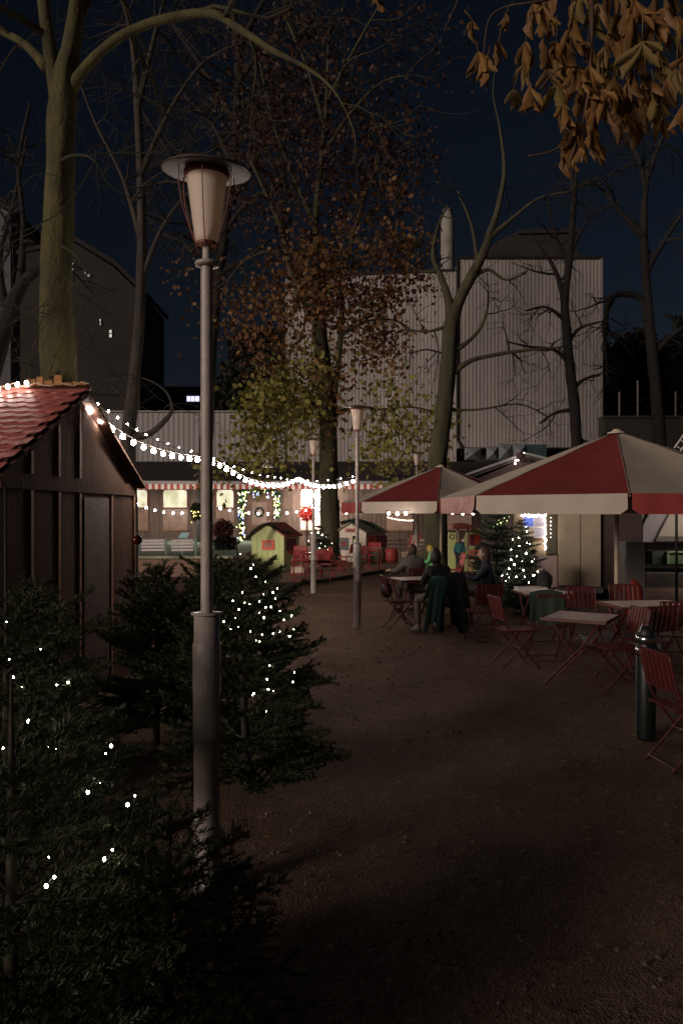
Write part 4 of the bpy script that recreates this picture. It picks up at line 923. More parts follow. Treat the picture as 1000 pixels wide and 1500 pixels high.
# ------------------------------------------------------------------ people
def skinned(joints, edges):
    """grow a surface round a joint graph and return (verts, faces)"""
    names = list(joints); me = bpy.data.meshes.new('s'); me.from_pydata([joints[n][0] for n in names], [(names.index(a), names.index(c)) for a, c in edges], [])
    o = bpy.data.objects.new('s', me); COL.objects.link(o)
    md = o.modifiers.new('k', 'SKIN'); sv = me.skin_vertices[0].data
    for i, n in enumerate(names):
        r = joints[n][1]; sv[i].radius = (r, r) if not hasattr(r, '__len__') else r; sv[i].use_root = (i == 0)
    md.use_smooth_shade = True; s = o.modifiers.new('d', 'SUBSURF'); s.levels = 1; s.render_levels = 1
    dg = bpy.context.evaluated_depsgraph_get(); ev = o.evaluated_get(dg); m2 = ev.to_mesh()
    vs = [tuple(v.co) for v in m2.vertices]; fs = [tuple(p.vertices) for p in m2.polygons]; ev.to_mesh_clear()
    bpy.data.objects.remove(o); bpy.data.meshes.remove(me)
    return vs, fs
M_skin = mat('skin', (.48, .30, .22), .6, .05, 10)
def head_geo(b, c, yaw=0, s=1.0):
    o = len(b.v); b.ball((0, 0, 0), 1, 20, 14)
    M = Matrix.Rotation(yaw, 3, 'Z')
    for i in range(o, len(b.v)):
        x, y, z = b.v[i]; X, Yy, Z = x * .074, y * .092, z * .115
        if z < -.2: X *= 1 - .35 * (-z - .2); Yy = Yy * (1 - .15 * (-z - .2)) + .010
        if y > .85 and abs(x) < .3 and -.35 < z < .15: Yy += .020
        b.v[i] = tuple(c + M @ (Vector((X, Yy, Z)) * s))
    for sx in (-1, 1): b.ball(tuple(c + M @ (Vector((sx * .075, 0, -.005)) * s)), .022 * s, 6, 5, (.5, .8, 1.2))
def hand_geo(b, w, d, s=1.0):
    """palm and five bent fingers starting at the wrist w, pointing along d"""
    d = Vector(d).normalized(); sd = d.cross(Vector((0, 0, 1))).normalized(); up = sd.cross(d); w = Vector(w)
    b.tube([w, w + d * .04 * s, w + d * .08 * s], [.022 * s, .03 * s, .028 * s], 8)
    for k, ln in enumerate((.062, .074, .078, .070, .055)):
        if k == 0: a = w + d * .025 * s - sd * .026 * s; dd = (d * .7 - sd * .7).normalized()
        else: a = w + d * .078 * s + sd * (-.026 + .0175 * (k - 1)) * s; dd = d
        b.tube([a, a + dd * ln * .45 * s - up * .004, a + dd * ln * .75 * s - up * .018 * s, a + dd * ln * .9 * s - up * .032 * s], [.0092 * s, .0085 * s, .0078 * s, .006 * s], 6)
def person(label, X, Y, rz, J, cloth, trous, shoe, hair, hairlen=.0, s=1.0, headyaw=0, hat=None):
    """J: overrides of the seated pose. Local frame faces +Y."""
    D = {'pelvis': ((0, 0, .55), .125), 'waist': ((0, .01, .70), .115), 'chest': ((0, .03, .90), .125), 'neckb': ((0, .045, 1.02), .07), 'neck': ((0, .06, 1.08), .052), 'skull': ((0, .075, 1.15), .055),
         'shl': ((-.15, .035, .985), .062), 'elbl': ((-.23, .10, .76), .045), 'wrl': ((-.12, .32, .79), .028), 'shr': ((.15, .035, .985), .062), 'elbr': ((.23, .10, .76), .045), 'wrr': ((.12, .32, .79), .028),
         'hipl': ((-.09, .03, .53), .095), 'knl': ((-.12, .42, .52), .062), 'anl': ((-.13, .38, .10), .04), 'tol': ((-.14, .53, .04), .034),
         'hipr': ((.09, .03, .53), .095), 'knr': ((.12, .42, .52), .062), 'anr': ((.13, .38, .10), .04), 'tor': ((.14, .53, .04), .034)}
    for k, v in J.items(): D[k] = (v, D[k][1])
    M = Matrix.Rotation(rz, 3, 'Z'); base = Vector((X, Y, 0))
    def tf(vs): return [base + M @ (Vector(v) * s) for v in vs]
    E = [('pelvis', 'waist'), ('waist', 'chest'), ('chest', 'neckb'), ('neckb', 'neck'), ('neck', 'skull')]
    arms = [('chest', 'shl'), ('shl', 'elbl'), ('elbl', 'wrl'), ('chest', 'shr'), ('shr', 'elbr'), ('elbr', 'wrr')]
    legs = [('pelvis', 'hipl'), ('hipl', 'knl'), ('knl', 'anl'), ('anl', 'tol'), ('pelvis', 'hipr'), ('hipr', 'knr'), ('knr', 'anr'), ('anr', 'tor')]
    t = thing('person', label, 'person', (X, Y, 0))
    b = B(); vs, fs = skinned({k: (v[0], v[1] * .86) for k, v in D.items()}, E + arms + legs); b.add(tf(vs), fs)
    hc = Vector(D['skull'][0]) + Vector((0, .015, .035)); b2 = B(); head_geo(b2, hc, headyaw)
    for sd in 'lr':
        w = Vector(D['wr' + sd][0]); e = Vector(D['elb' + sd][0]); hand_geo(b2, w, w - e)
    b.add(tf(b2.v), b2.f); body = b.build('body', M_skin, t, True)
    b = B()
    for sx in (-.03, .03): b.ball(tuple(tf([hc + Matrix.Rotation(headyaw, 3, 'Z') @ Vector((sx, .082, .012))])[0]), .011 * s, 8, 6)
    b.build('eyes', M_black, body)
    b = B(); mm = Matrix.Rotation(headyaw, 3, 'Z'); b.tube(tf([hc + mm @ Vector((-.022, .083, -.055)), hc + mm @ Vector((0, .09, -.056)), hc + mm @ Vector((.022, .083, -.055))]), .004 * s, 5); b.build('mouth', mat('lips', (.35, .12, .1), .6), body)
    # jacket
    jk = ['pelvis', 'waist', 'chest', 'neckb', 'shl', 'elbl', 'wrl', 'shr', 'elbr', 'wrr']; JD = {k: (D[k][0], D[k][1] * 1.18 + .008) for k in jk}
    vs, fs = skinned(JD, [e for e in E + arms if e[0] in jk and e[1] in jk]); b = B(); b.add(tf(vs), fs); b.build('jacket', cloth, t, True)
    b = B(); b.tube(tf([Vector(D['neckb'][0]) - Vector((0, 0, .01)), Vector(D['neck'][0]) + Vector((0, -.005, 0))]), [.088 * s, .078 * s], 14); b.build('collar', cloth, t, True)
    lk = ['pelvis', 'hipl', 'knl', 'anl', 'hipr', 'knr', 'anr']; LD = {k: (D[k][0], D[k][1] * 1.1 + .006) for k in lk}
    vs, fs = skinned(LD, [e for e in legs if e[0] in lk and e[1] in lk]); b = B(); b.add(tf(vs), fs); b.build('trousers', trous, t, True)
    for sd in 'lr':
        a, to = Vector(D['an' + sd][0]), Vector(D['to' + sd][0]); a0 = a - Vector((0, 0, .05)); b = B(); b.tube(tf([a0 - (to - a).normalized() * .04, a0 + Vector((0, 0, .0)), (a0 + to) / 2, to, to + (to - a0).normalized() * .035]), [.03 * s, .045 * s, .045 * s, .04 * s, .02 * s], 10); b.build('shoe', shoe, t, True)
    b = B(); o = len(b.v); b.ball((0, 0, 0), 1, 22, 14)
    Hm = Matrix.Rotation(headyaw, 3, 'Z'); vs2 = []
    for x, y, z in b.v:
        q = Vector((x * .090, y * .104 - .020, z * .125 + .018))
        if y > .25 and z < .35: q.y = min(q.y, .045); q.x *= .9
        if hairlen and z < -.1: q.z -= hairlen * (-z); q.y -= .02; q.x *= 1.05
        q *= 1 + .06 * noise.noise((x * 3, y * 3, z * 3)); vs2.append(hc + Hm @ q)
    b.v = [tuple(p) for p in tf(vs2)]; b.build('hair' if hat is None else 'hood', hair, t, True)
    if hat:
        b = B(); b.lathe([(.0, .15), (.06, .14), (.10, .08), (.108, .03), (.100, .02)], (0, 0, 0), 20); b.v = [tuple(p) for p in tf([hc + Vector(v) for v in b.v])]; b.build('hat', hat, t, True)
    return t
C_black = mat('black_jacket', (.016, .015, .018), .8, .2, 12, .3, 30); C_grey = mat('grey_jacket', (.10, .085, .08), .8, .2, 12, .3, 30)
C_navy = mat('navy_jacket', (.014, .018, .035), .7, .2, 12, .3, 30); C_jeans = mat('dark_trousers', (.05, .045, .045), .85, .2, 12); C_khaki = mat('khaki_trousers', (.16, .13, .09), .85, .2, 12)
C_shoe = mat('pale_shoe', (.35, .33, .3), .6); C_shoed = mat('dark_shoe', (.02, .018, .016), .6)
Hd = mat('dark_hair', (.018, .012, .010), .5, .3, 30, .5, 80); Hb = mat('brown_hair', (.06, .032, .022), .5, .3, 30, .5, 80)
person('seated person seen from behind in a black hooded coat, teal coat beside', PX(642, 11.95), 11.95, R(12), {'wrl': (-.14, .30, .77), 'knl': (-.30, .20, .50), 'anl': (-.33, .02, .10), 'tol': (-.40, .05, .04), 'skull': (-.02, .09, 1.15)}, C_black, C_khaki, C_shoe, Hd, .05)
person('slouching person with grey hood sitting at the small table, back turned', PX(607, 13.95), 13.95, R(20), {'skull': (0, .11, 1.13), 'neck': (0, .08, 1.07), 'elbl': (-.30, .12, .80), 'wrl': (-.34, .32, .80)}, C_grey, C_jeans, C_shoed, Hb, .0)
person('long-haired woman in a dark navy jacket sitting in profile before the lit fir', PX(716, 12.9), 12.9, R(78), {'elbl': (-.18, .18, .76), 'wrl': (-.10, .40, .79), 'elbr': (.18, .18, .76), 'wrr': (.10, .40, .79)}, C_navy, C_jeans, C_shoed, Hb, .16)
stand = {'pelvis': (0, 0, .92), 'waist': (0, .01, 1.05), 'chest': (0, .02, 1.24), 'neckb': (0, .03, 1.38), 'neck': (0, .035, 1.43), 'skull': (0, .05, 1.50), 'shl': (-.15, .02, 1.34), 'elbl': (-.22, .02, 1.08), 'wrl': (-.18, .18, .96), 'shr': (.15, .02, 1.34), 'elbr': (.22, .02, 1.08), 'wrr': (.18, .18, .96),
         'hipl': (-.09, 0, .90), 'knl': (-.10, .03, .50), 'anl': (-.11, 0, .10), 'tol': (-.12, .14, .04), 'hipr': (.09, 0, .90), 'knr': (.10, .03, .50), 'anr': (.11, 0, .10), 'tor': (.12, .14, .04)}
person('small child in a teal jacket standing at the lime panel playhouse', PX(673, 22.3), 22.3, R(160), stand, mat('teal_jacket', (.05, .22, .24), .8), C_jeans, C_shoed, mat('pale_cap', (.5, .42, .22), .8), 0, s=.70)
person('little child in a green jacket and yellow hat behind the seated group', PX(633, 19.6), 19.6, R(70), {}, mat('green_jacket', (.12, .42, .16), .7), mat('green_trousers', (.08, .3, .12), .8), C_shoed, mat('yellow_hood', (.5, .42, .08), .8), 0, s=.78, hat=mat('yellow_hat', (.55, .45, .08), .8))
b = B(); b.box((PX(633, 19.6), 19.6, .19), (.34, .34, .38)); 
for sx in (-1, 1):
    b.box((PX(633, 19.6) + sx * .19, 19.6, .22), (.03, .4, .44))
tag(b.build('toy_crate', M_redfar), 'low red crate the little child in green sits on', 'crate')
# ------------------------------------------------------------------ playhouses
M_lime = mat('lime_plastic', (.62, .72, .30), .5, .08, 3); M_ph_red = mat('red_plastic', (.80, .10, .07), .45, .08, 4); M_creamp = mat('cream_plastic', (.74, .66, .55), .55, .08, 3)
M_thatch = mat('grey_thatch', (.28, .26, .21), .9, .35, 14, .8, 30); M_maroon = mat('maroon_plastic', (.20, .035, .045), .5, .2, 6); M_openshade = mat('opening_shade', (.02, .015, .012), .9)  # near-black slabs paint the shade inside playhouse openings
def playhouse(label, X, Y, yaw, w, d, hw, hp, wallm, roofm, wins, side_wins, over=.08):
    t = thing('playhouse', label, 'playhouse', (X, Y, 0), "children's playhouses"); M = Matrix.Rotation(yaw, 3, 'Z'); c = Vector((X, Y, 0))
    def G(x, y, z): return c + M @ Vector((x, y, z))
    b = B(); b.prism([G(-w / 2, 0, 0), G(w / 2, 0, 0), G(w / 2, 0, hw), G(0, 0, hp), G(-w / 2, 0, hw)], Vector((0, 0, 0)), M @ Vector((0, d, 0))); wall = b.build('wall', wallm, t)
    b = B()
    for k in range(1, 6): b.beam(G(-w / 2 + w * k / 6, -.006, .02), G(-w / 2 + w * k / 6, -.006, hw - .02), .012, .012)
    for z in (.02, hw * .55): b.beam(G(-w / 2, -.008, z + .02), G(w / 2, -.008, z + .02), .016, .03)
    b.build('moulding', wallm, wall)
    for s in (-1, 1):
        e0 = Vector((s * (w / 2 + over), -over, hw - over * (hp - hw) / (w / 2))); b = B()
        b.prism([G(e0.x, -over, e0.z + .01), G(0, -over, hp + .01), G(0, d + over, hp + .01), G(e0.x, d + over, e0.z + .01)], Vector((0, 0, 0)), Vector((0, 0, .05))); b.build('roof', roofm, t)
    for (x0, x1, z0, z1, m) in wins:
        b = B(); b.box(G((x0 + x1) / 2, -.012, (z0 + z1) / 2), (x1 - x0, .03, z1 - z0), M); fr = b.build('window', m, t)
        b = B(); b.box(G((x0 + x1) / 2, -.032, (z0 + z1) / 2), ((x1 - x0) * .6, .01, (z1 - z0) * .5), M); b.build('pane', mat('pane_pink', (.45, .22, .16), .4) if m is M_ph_red else M_maroon if m is not M_openshade else M_lime, fr)
    for (y0, y1, z0, z1, m) in side_wins:
        b = B(); b.box(G(w / 2 + .012, (y0 + y1) / 2, (z0 + z1) / 2), (.03, y1 - y0, z1 - z0), M); b.build('shutter', m, t)
    return t
p1 = playhouse('lime green playhouse with red roof and heart-like red window', PX(392, 24.6), 24.6, R(-24), 1.2, 1.1, 1.12, 1.5, M_lime, M_redfar,
    [(-.2, .26, .66, .98, M_ph_red)], [(.15, .85, .62, 1.02, M_maroon), (.3, .7, .52, .62, M_ph_red)])
playhouse('cream playhouse with thatched grey roof and red shutters', PX(514, 28.5), 28.5, R(-32), 1.3, 1.5, 1.12, 1.46, M_creamp, M_thatch,
    [(-.5, -.1, .45, .92, mat('grey_frame', (.12, .13, .14), .6)), (.08, .32, .5, 1.0, M_openshade), (-.25, .25, 1.12, 1.28, mat('pink_panel', (.5, .18, .14), .5))], [(.1, .8, .5, .98, M_ph_red), (.85, 1.6, .5, .98, mat('magenta_panel', (.40, .05, .12), .5))])
# panelled playhouse with posts and a little canopy
t = thing('playhouse', 'lime panel playhouse with beige posts, arch and small red canopy', 'playhouse', (PX(684, 23.6), 23.6, 0), "children's playhouses")
def bxp(px0, px1, py0, py1, Y, th, m, name, par):
    b = B(); a = P(px0, py1, Y); c = P(px1, py0, Y); b.box(((a.x + c.x) / 2, Y + th / 2, (a.z + c.z) / 2), (abs(c.x - a.x), th, abs(c.z - a.z))); return b.build(name, m, par)
w1 = bxp(656, 667, 780, 838, 23.6, .08, M_lime, 'wall', t)
b = B(); b.lathe([(.06, -.01), (.08, .0), (.06, .012)], P(661, 786, 23.58), 16, Matrix.Rotation(PI / 2, 3, 'X')); b.build('porthole', M_maroon, w1)
b = B(); Y = 23.9; pts = [P(x, y, Y) for x, y in ((680, 838), (680, 786), (683, 780), (690, 776), (700, 774), (711, 778), (712, 838))]; b.prism(pts, Vector((0, 0, 0)), Vector((0, .08, 0))); w2 = b.build('wall', M_lime, t)
bxp(694.5, 704, 783, 800, 23.86, .03, M_ph_red, 'shutter', w2); bxp(687, 693.5, 783, 799, 23.86, .03, M_maroon, 'window', w2)
bxp(695, 703, 802, 832, 23.86, .03, M_openshade, 'shade_panel', w2)  # dark slab on the solid wall paints the shade of a doorway
for px in (668.5, 683.5): bxp(px, px + 3.6, 773, 838, 23.2, .08, mat('beige_post', (.45, .33, .24), .7), 'post', t)
b = B(); pts = [P(x, y, 22.9) for x, y in ((662, 775), (664, 770), (670, 767), (678, 766), (686, 767), (692, 771), (694, 775))]; b.prism(pts, Vector((0, 0, 0)), Vector((0, .7, 0))); b.build('canopy', mat('dusty_red', (.30, .07, .06), .7), t)
# toy blocks near the cream playhouse
for px, py0, py1, m, lb, cat in ((554, 806, 822, mat('sage_plastic', (.16, .22, .13), .8, .3, 20), 'dull green toy barrel beside the cream playhouse', 'barrel'), (573, 803, 820, mat('toy_red', (.45, .07, .06), .5), 'small red toy barrel right of the green one', 'barrel')):
    Y = 28.2; r = .15 if 'green' not in lb else .26; z = PZ(py0, Y); b = B(); b.lathe([(0, 0), (r * .85, 0), (r, z * .3), (r, z * .7), (r * .8, z * .97), (0, z)], (PX(px, Y), Y, 0), 20)
    for q in (.25, .75): b.lathe([(r * 1.0, z * q - .02), (r * 1.06, z * q), (r * 1.0, z * q + .02)], (PX(px, Y), Y, 0), 20)
    tag(b.build('toy_barrel', m, smooth=True), lb, cat)
# low red picket fence right of the lime playhouse
t = thing('picket_fence', 'low red picket fence right of the lime playhouse', 'fence', (PX(446, 23.8), 23.8, 0)); b = B()
for k in range(8):
    x = PX(431, 23.8) + k * .105; b.beam((x, 23.8, .12), (x, 23.8, .46), .07, .02)
b.build('pickets', M_redfar, t); b = B()
for z in (.18, .40): b.box((PX(448, 23.8), 23.83, z), (.9, .03, .04))
b.build('rails', M_white, t)
b = B(); b.box((PX(436, 23.4), 23.4, .09), (.42, .25, .18)); b.box((PX(436, 23.4), 23.4, .19), (.46, .29, .02)); tag(b.build('crate', M_creamp), 'small cream crate under the red picket fence', 'crate')
# fir garland over the lime playhouse gable
def garland(label, pts, r, seed, m=None, n=3000):
    rg = np.random.default_rng(seed); ps, _ = smooth_path([Vector(p) for p in pts], [1] * len(pts), 6); A = np.array([tuple(p) for p in ps]); i = rg.integers(0, len(A) - 1, n); u = rg.random(n)[:, None]
    p = A[i] * (1 - u) + A[i + 1] * u; d = rg.normal(0, 1, (n, 3)); d /= np.linalg.norm(d, axis=1)[:, None]; l = rg.uniform(.4, 1.1, n)[:, None] * r; w = np.cross(d, rg.normal(0, 1, (n, 3))); w /= np.linalg.norm(w, axis=1)[:, None]
    q = np.stack([p - w * .006, p + w * .006, p + d * l + w * .004, p + d * l - w * .004], 1)
    t = thing('fir_garland', label, 'garland', A[0]); npmesh('needles', q, 4, m or M_needle2, t); b = B(); b.tube(ps, .008, 5); b.build('wire', M_wire, t); return t
garland('fir garland lying over the gable of the lime playhouse', [P(362, 790, 24.0), P(374, 776, 24.1), P(392, 768, 24.2), P(410, 778, 24.5), P(425, 782, 24.7)], .09, 3)
garland('fir garland across the thatched roof of the cream playhouse', [P(500, 766, 27.9), P(522, 762, 27.9), P(540, 768, 28.2), P(556, 778, 28.4)], .10, 4)
# ------------------------------------------------------------------ terrace, fences
TY = 22.0; TZ = PZ(818, TY)
b = B(); x1 = PX(341, TY); b.box(((x1 - 30) / 2, TY + 7, TZ / 2), (30 + x1, 14, TZ)); struct(b.build('terrace', mat('brown_render', (.28, .18, .135), .9, .2, 2, .4, 10), structure=True))
b = B(); b.box(((x1 - 30) / 2, TY + 6.9, TZ + .006), (29.9 + x1, 13.7, .008)); struct(b.build('turf', mat('green_matting', (.14, .20, .14), .95, .4, 3, .6, 50), structure=True))
b = B(); b.box(((x1 - 30) / 2, TY - .02, TZ + .035), (30 + x1, .12, .07)); struct(b.build('kerb', mat('pale_coping', (.40, .40, .28), .8, .4, 4), structure=True))
M_plank = mat('white_plank', (.78, .68, .74), .6, .1, 4); M_teal = mat('teal_post', (.20, .30, .28), .6)
Y = 23.4
t = thing('slatted_fence', 'white slatted fence panels with grey green posts on the left terrace', 'fence', (PX(245, Y), Y, TZ))
for px in (199, 243, 286): bxp(px - 1, px + 1, 788, 813, Y, .05, M_teal, 'post', t)
for a, c in ((207, 241), (251, 283)):
    b = B()
    for k in range(4):
        p, q = P(a, 792 + k * 4.6, Y), P(c, 791.5 + k * 4.6, Y); b.beam(p, q, .025, .062)
    b.build('slats', M_plank, t)
b = B(); b.tube([P(199, 789, Y), P(286, 789, Y)], .012, 6); b.build('rail', M_teal, t)
b = B(); a = P(262, 787, 23.8); b.prism([P(261, 787, 23.8), P(274, 787, 23.8), P(277.5, 780, 24.1), P(266, 780, 24.1)], Vector((0, 0, 0)), Vector((0, .02, -.02)))
b.tube([P(267, 787, 23.9), (PX(267, 23.9), 23.9, TZ)], .015, 6); tag(b.build('menu_board', mat('glowing_cyan_board', (.42, .62, .62), .5, emit=(.5, .8, .8), estr=.12)), 'tilted pale cyan lectern board behind the white slatted fence', 'board')  # board given a faint glow of its own though it is no lamp
# topiary ball
Y = 23.2; c = P(288, 750, Y); t = thing('topiary', 'topiary bush on a pale stem with tiny yellow lights', 'plant', (c.x, c.y, TZ))
rg = np.random.default_rng(8); d = rg.normal(0, 1, (90, 3)); d /= np.linalg.norm(d, axis=1)[:, None]; leaves('foliage', [Vector(q) for q in np.array(c) + d * rg.uniform(.3, 1, (90, 1)) * np.array([.17, .17, .27])], leafmat('topiary_leaf', [(.03, .06, .02), (.07, .10, .03)], .6), t, .06, 25, .035, rg, drop=0)
b = B(); b.tube([(c.x, c.y, TZ), c], .015, 6); b.build('stem', M_teal, t)
for k in range(14):
    p = Vector(c) + Vector((random.gauss(0, .09), -.2, random.gauss(-.05, .09))); b = B(); b.ball(p, .014, 6, 4); b.build('bulb', MATS['fairy_gold'], t)
# red leaved shrub, terrace planters
def shrub(label, px, py, w, h, Y, m, n, seed, zb, size=.09):
    rg = np.random.default_rng(seed); c = P(px, py, Y); t = thing('shrub', label, 'shrub', (c.x, Y, zb)); s = Y / F
    d = rg.normal(0, 1, (120, 3)); d /= np.linalg.norm(d, axis=1)[:, None]; pts = np.array(c) + d * rg.uniform(.3, 1, (120, 1)) * np.array([w * s, w * s * .8, h * s])
    leaves('foliage', [Vector(q) for q in pts], m, t, size, n, .06, rg, drop=0); b = B()
    for k in range(0, 120, 8): b.tube([(c.x, Y, zb), tuple(pts[k])], .008, 4)
    b.build('stems', M_barkd, t); return t
shrub('red-leaved shrub right of the nearest lamp pole on the terrace', 326, 774, 14, 12, 27.5, leafmat('red_shrub_leaf', [(.16, .03, .03), (.10, .03, .025), (.05, .04, .02)], .7), 20, 1, TZ)
shrub('dark bush by the right end of the terrace', 330, 797, 16, 12, 27.0, LMd, 30, 2, TZ)
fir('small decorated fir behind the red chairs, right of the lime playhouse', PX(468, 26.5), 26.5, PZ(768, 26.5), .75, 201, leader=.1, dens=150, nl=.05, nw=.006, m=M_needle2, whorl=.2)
t = fairy_px('sparse white lights on the small decorated fir by the red chairs', [(456, 781), (460, 778), (466, 780), (472, 784), (478, 786), (470, 796), (462, 790), (452, 792), (476, 800), (486, 796), (480, 806), (468, 803)], (PX(468, 26.5), 26.5), .75, 1.5, r=.022, m=M_fairyf, seed=5)
# white three-board fence to the right
Y = 30.5
t = thing('board_fence', 'low fence of three long white boards behind the playhouses', 'fence', (PX(650, Y), Y, 0))
b = B()
for k in range(3): b.beam(P(562, 791.5 + k * 6, Y), P(745, 791.5 + k * 6, Y), .02, .085)
b.build('boards', M_plank, t)
for px in (562, 586, 640, 680, 720, 745):
    b = B(); b.beam((PX(px, Y), Y + .05, 0), (PX(px, Y), Y + .05, PZ(788, Y)), .06, .06); b.build('post', M_wood, t)
# striped deckchair
Y = 29.4; t = thing('deck_chair', 'red and white striped deck chair by the white board fence', 'deck chair', (PX(604, Y), Y, 0))
for k in range(5):
    b = B(); x0 = 597 + k * 3.0; b.beam(P(x0 + 6, 784, Y + .2), P(x0, 806, Y - .15), .072, .015, up=(0, 1, 0)); b.build('stripe', M_ph_red if k % 2 == 0 else M_white, t)
for dx in (-.05, .42):
    b = B(); x = PX(598, Y) + dx; b.beam((x + .18, Y + .22, 1.0), (x - .02, Y - .3, 0), .03, .03); b.beam((x, Y + .35, 0), (x + .05, Y - .2, .5), .03, .03); b.build('frame', M_wood, t)
# ------------------------------------------------------------------ restaurant
RY = 36.0
M_plk = mat('brown_planks', (.115, .078, .062), .7, .25, 3, .4, 20, stretch=(2, 1, .1)); M_lroof = mat('dark_roof', (.035, .028, .028), .8, .2, 2, .3, 6)
M_curt = mat('lit_curtain', (.3, .3, .2), .8, emit=(1, .72, .30), estr=.8)
# pattern in the curtain so it reads as cloth behind glass
nt = M_curt.node_tree; tcn = nt.nodes.new('ShaderNodeTexCoord'); nz = nt.nodes.new('ShaderNodeTexNoise'); nz.inputs['Scale'].default_value = 1.6; nz.inputs['Detail'].default_value = 5
nt.links.new(tcn.outputs['Object'], nz.inputs['Vector']); rp = nt.nodes.new('ShaderNodeValToRGB'); nt.links.new(nz.outputs['Fac'], rp.inputs['Fac'])
rp.color_ramp.elements[0].position = .38; rp.color_ramp.elements[0].color = (.62, .58, .36, 1); rp.color_ramp.elements[1].position = .66; rp.color_ramp.elements[1].color = (1.2, 1.18, .92, 1)
nt.links.new(rp.outputs['Color'], nt.nodes['Principled BSDF'].inputs['Emission Color'])
M_bright = mat('bright_room', (.8, .7, .6), .8, emit=(1, .84, .68), estr=.6); M_dimroom = mat('dim_room', (.14, .09, .07), .3, emit=(1, .6, .42), estr=.10, var=.5, scale=3)
M_pane = mat('window_glass', (.05, .04, .04), .08)
def restaurant():
    t = thing('restaurant', 'long brown timber restaurant with lit windows and striped valance behind the garden', 'building', (PX(500, RY), RY, 0))
    xa, xb = PX(60, RY), PX(905, RY); zt = 3.15
    b = B(); b.box(((xa + xb) / 2, RY + 3, zt / 2), (xb - xa, 6, zt)); wall = b.build('wall', M_plk, t)
    b = B(); k = int((xb - xa) / .22)
    for i in range(k): b.box((xa + (xb - xa) * (i + .5) / k, RY - .012, zt / 2), (.024, .02, zt - .02))
    b.build('cover_strips', M_plk, wall)
    b = B(); b.prism([(xa - .3, RY - .9, 3.30), (xa - .3, RY - .9, 3.40), (xa - .3, RY + 4.2, PZ(676, 40.2)), (xa - .3, RY + 6.2, 3.3)], Vector((0, 0, 0)), Vector((xb - xa + .6, 0, 0))); rf = b.build('roof', M_lroof, t)
    b = B(); b.box(((xa + xb) / 2, RY - .93, 3.28), (xb - xa + .6, .05, .14)); b.build('gutter', mat('grey_gutter', (.26, .24, .25), .5), rf)
    # striped valance: alternate tabs
    n = 190
    for nm, off, m in (('valance_red', 0, M_redfar), ('valance_white', 1, M_white)):
        b = B()
        for i in range(n):
            if i % 2 != off: continue
            w = (xb - xa) / n; x = xa + w * i; pts = [(x, RY - .86, 3.21), (x + w, RY - .86, 3.21), (x + w, RY - .86, 2.99), (x + w * .5, RY - .86, 2.95), (x, RY - .86, 2.99)]; b.prism(pts, Vector((0, 0, 0)), Vector((0, .012, 0)))
        b.build('valance', m, rf)
    wins = [(182, 217, 717, 744, M_curt, 1), (239, 275, 717, 744, M_curt, 1), (317, 343, 717, 744, M_curt, 1), (440, 478, 716, 742, M_bright, 1), (566, 604, 722, 752, M_dimroom, 1), (655, 690, 722, 752, M_dimroom, 1), (710, 745, 722, 752, M_dimroom, 1), (770, 800, 722, 752, M_dimroom, 1)]
    for a, c, y0, y1, m, _ in wins:
        r = 4
        pts = [P(x, y, RY) for x, y in ((a, y1), (a, y0 + r), (a + 1.3, y0 + 1.3), (a + r, y0), (c - r, y0), (c - 1.3, y0 + 1.3), (c, y0 + r), (c, y1))]
        b = B(); b.prism([p + Vector((0, -.03, 0)) for p in pts], Vector((0, 0, 0)), Vector((0, .025, 0))); w = b.build('window', m, t)
        b = B(); ring = pts + [pts[0]]
        for p, q in zip(ring, ring[1:]): b.beam(p + Vector((0, -.05, 0)), q + Vector((0, -.05, 0)), .05, .06, up=(0, 1, 0))
        b.build('frame', M_maroon if m is M_curt else M_wood, w)
        b = B(); p0, p1 = P(a, 776, RY), P(c, y1 + 2, RY); b.box(((p0.x + p1.x) / 2, RY - .02, (p0.z + p1.z) / 2), (p1.x - p0.x, .03, p1.z - p0.z)); b.build('pane', M_dimroom if m is not M_bright else M_bright2, w)
        b = B(); b.box(((p0.x + p1.x) / 2, RY - .05, p0.z - .04), (p1.x - p0.x + .1, .08, .06)); b.build('sill', M_wood, w)
    b = B(); p0, p1 = P(362, 800, RY), P(398, 722, RY); b.box(((p0.x + p1.x) / 2, RY - .03, (p0.z + p1.z) / 2), (p1.x - p0.x, .05, p1.z - p0.z)); dr = b.build('door', mat('door_brown', (.14, .07, .05), .5, .2, 4), t)
    b = B(); b.box(((p0.x + p1.x) / 2, RY - .065, PZ(752, RY)), (.7, .02, 1.1)); b.build('pane', M_dimroom, dr)
    b = B(); b.tube([P(394, 768, RY - .1), P(394, 762, RY - .1)], .02, 6); b.build('handle', M_steel, dr)
M_bright2 = mat('bright_room_low', (.5, .4, .35), .8, emit=(1, .78, .62), estr=.35, var=.6, scale=4)
restaurant()
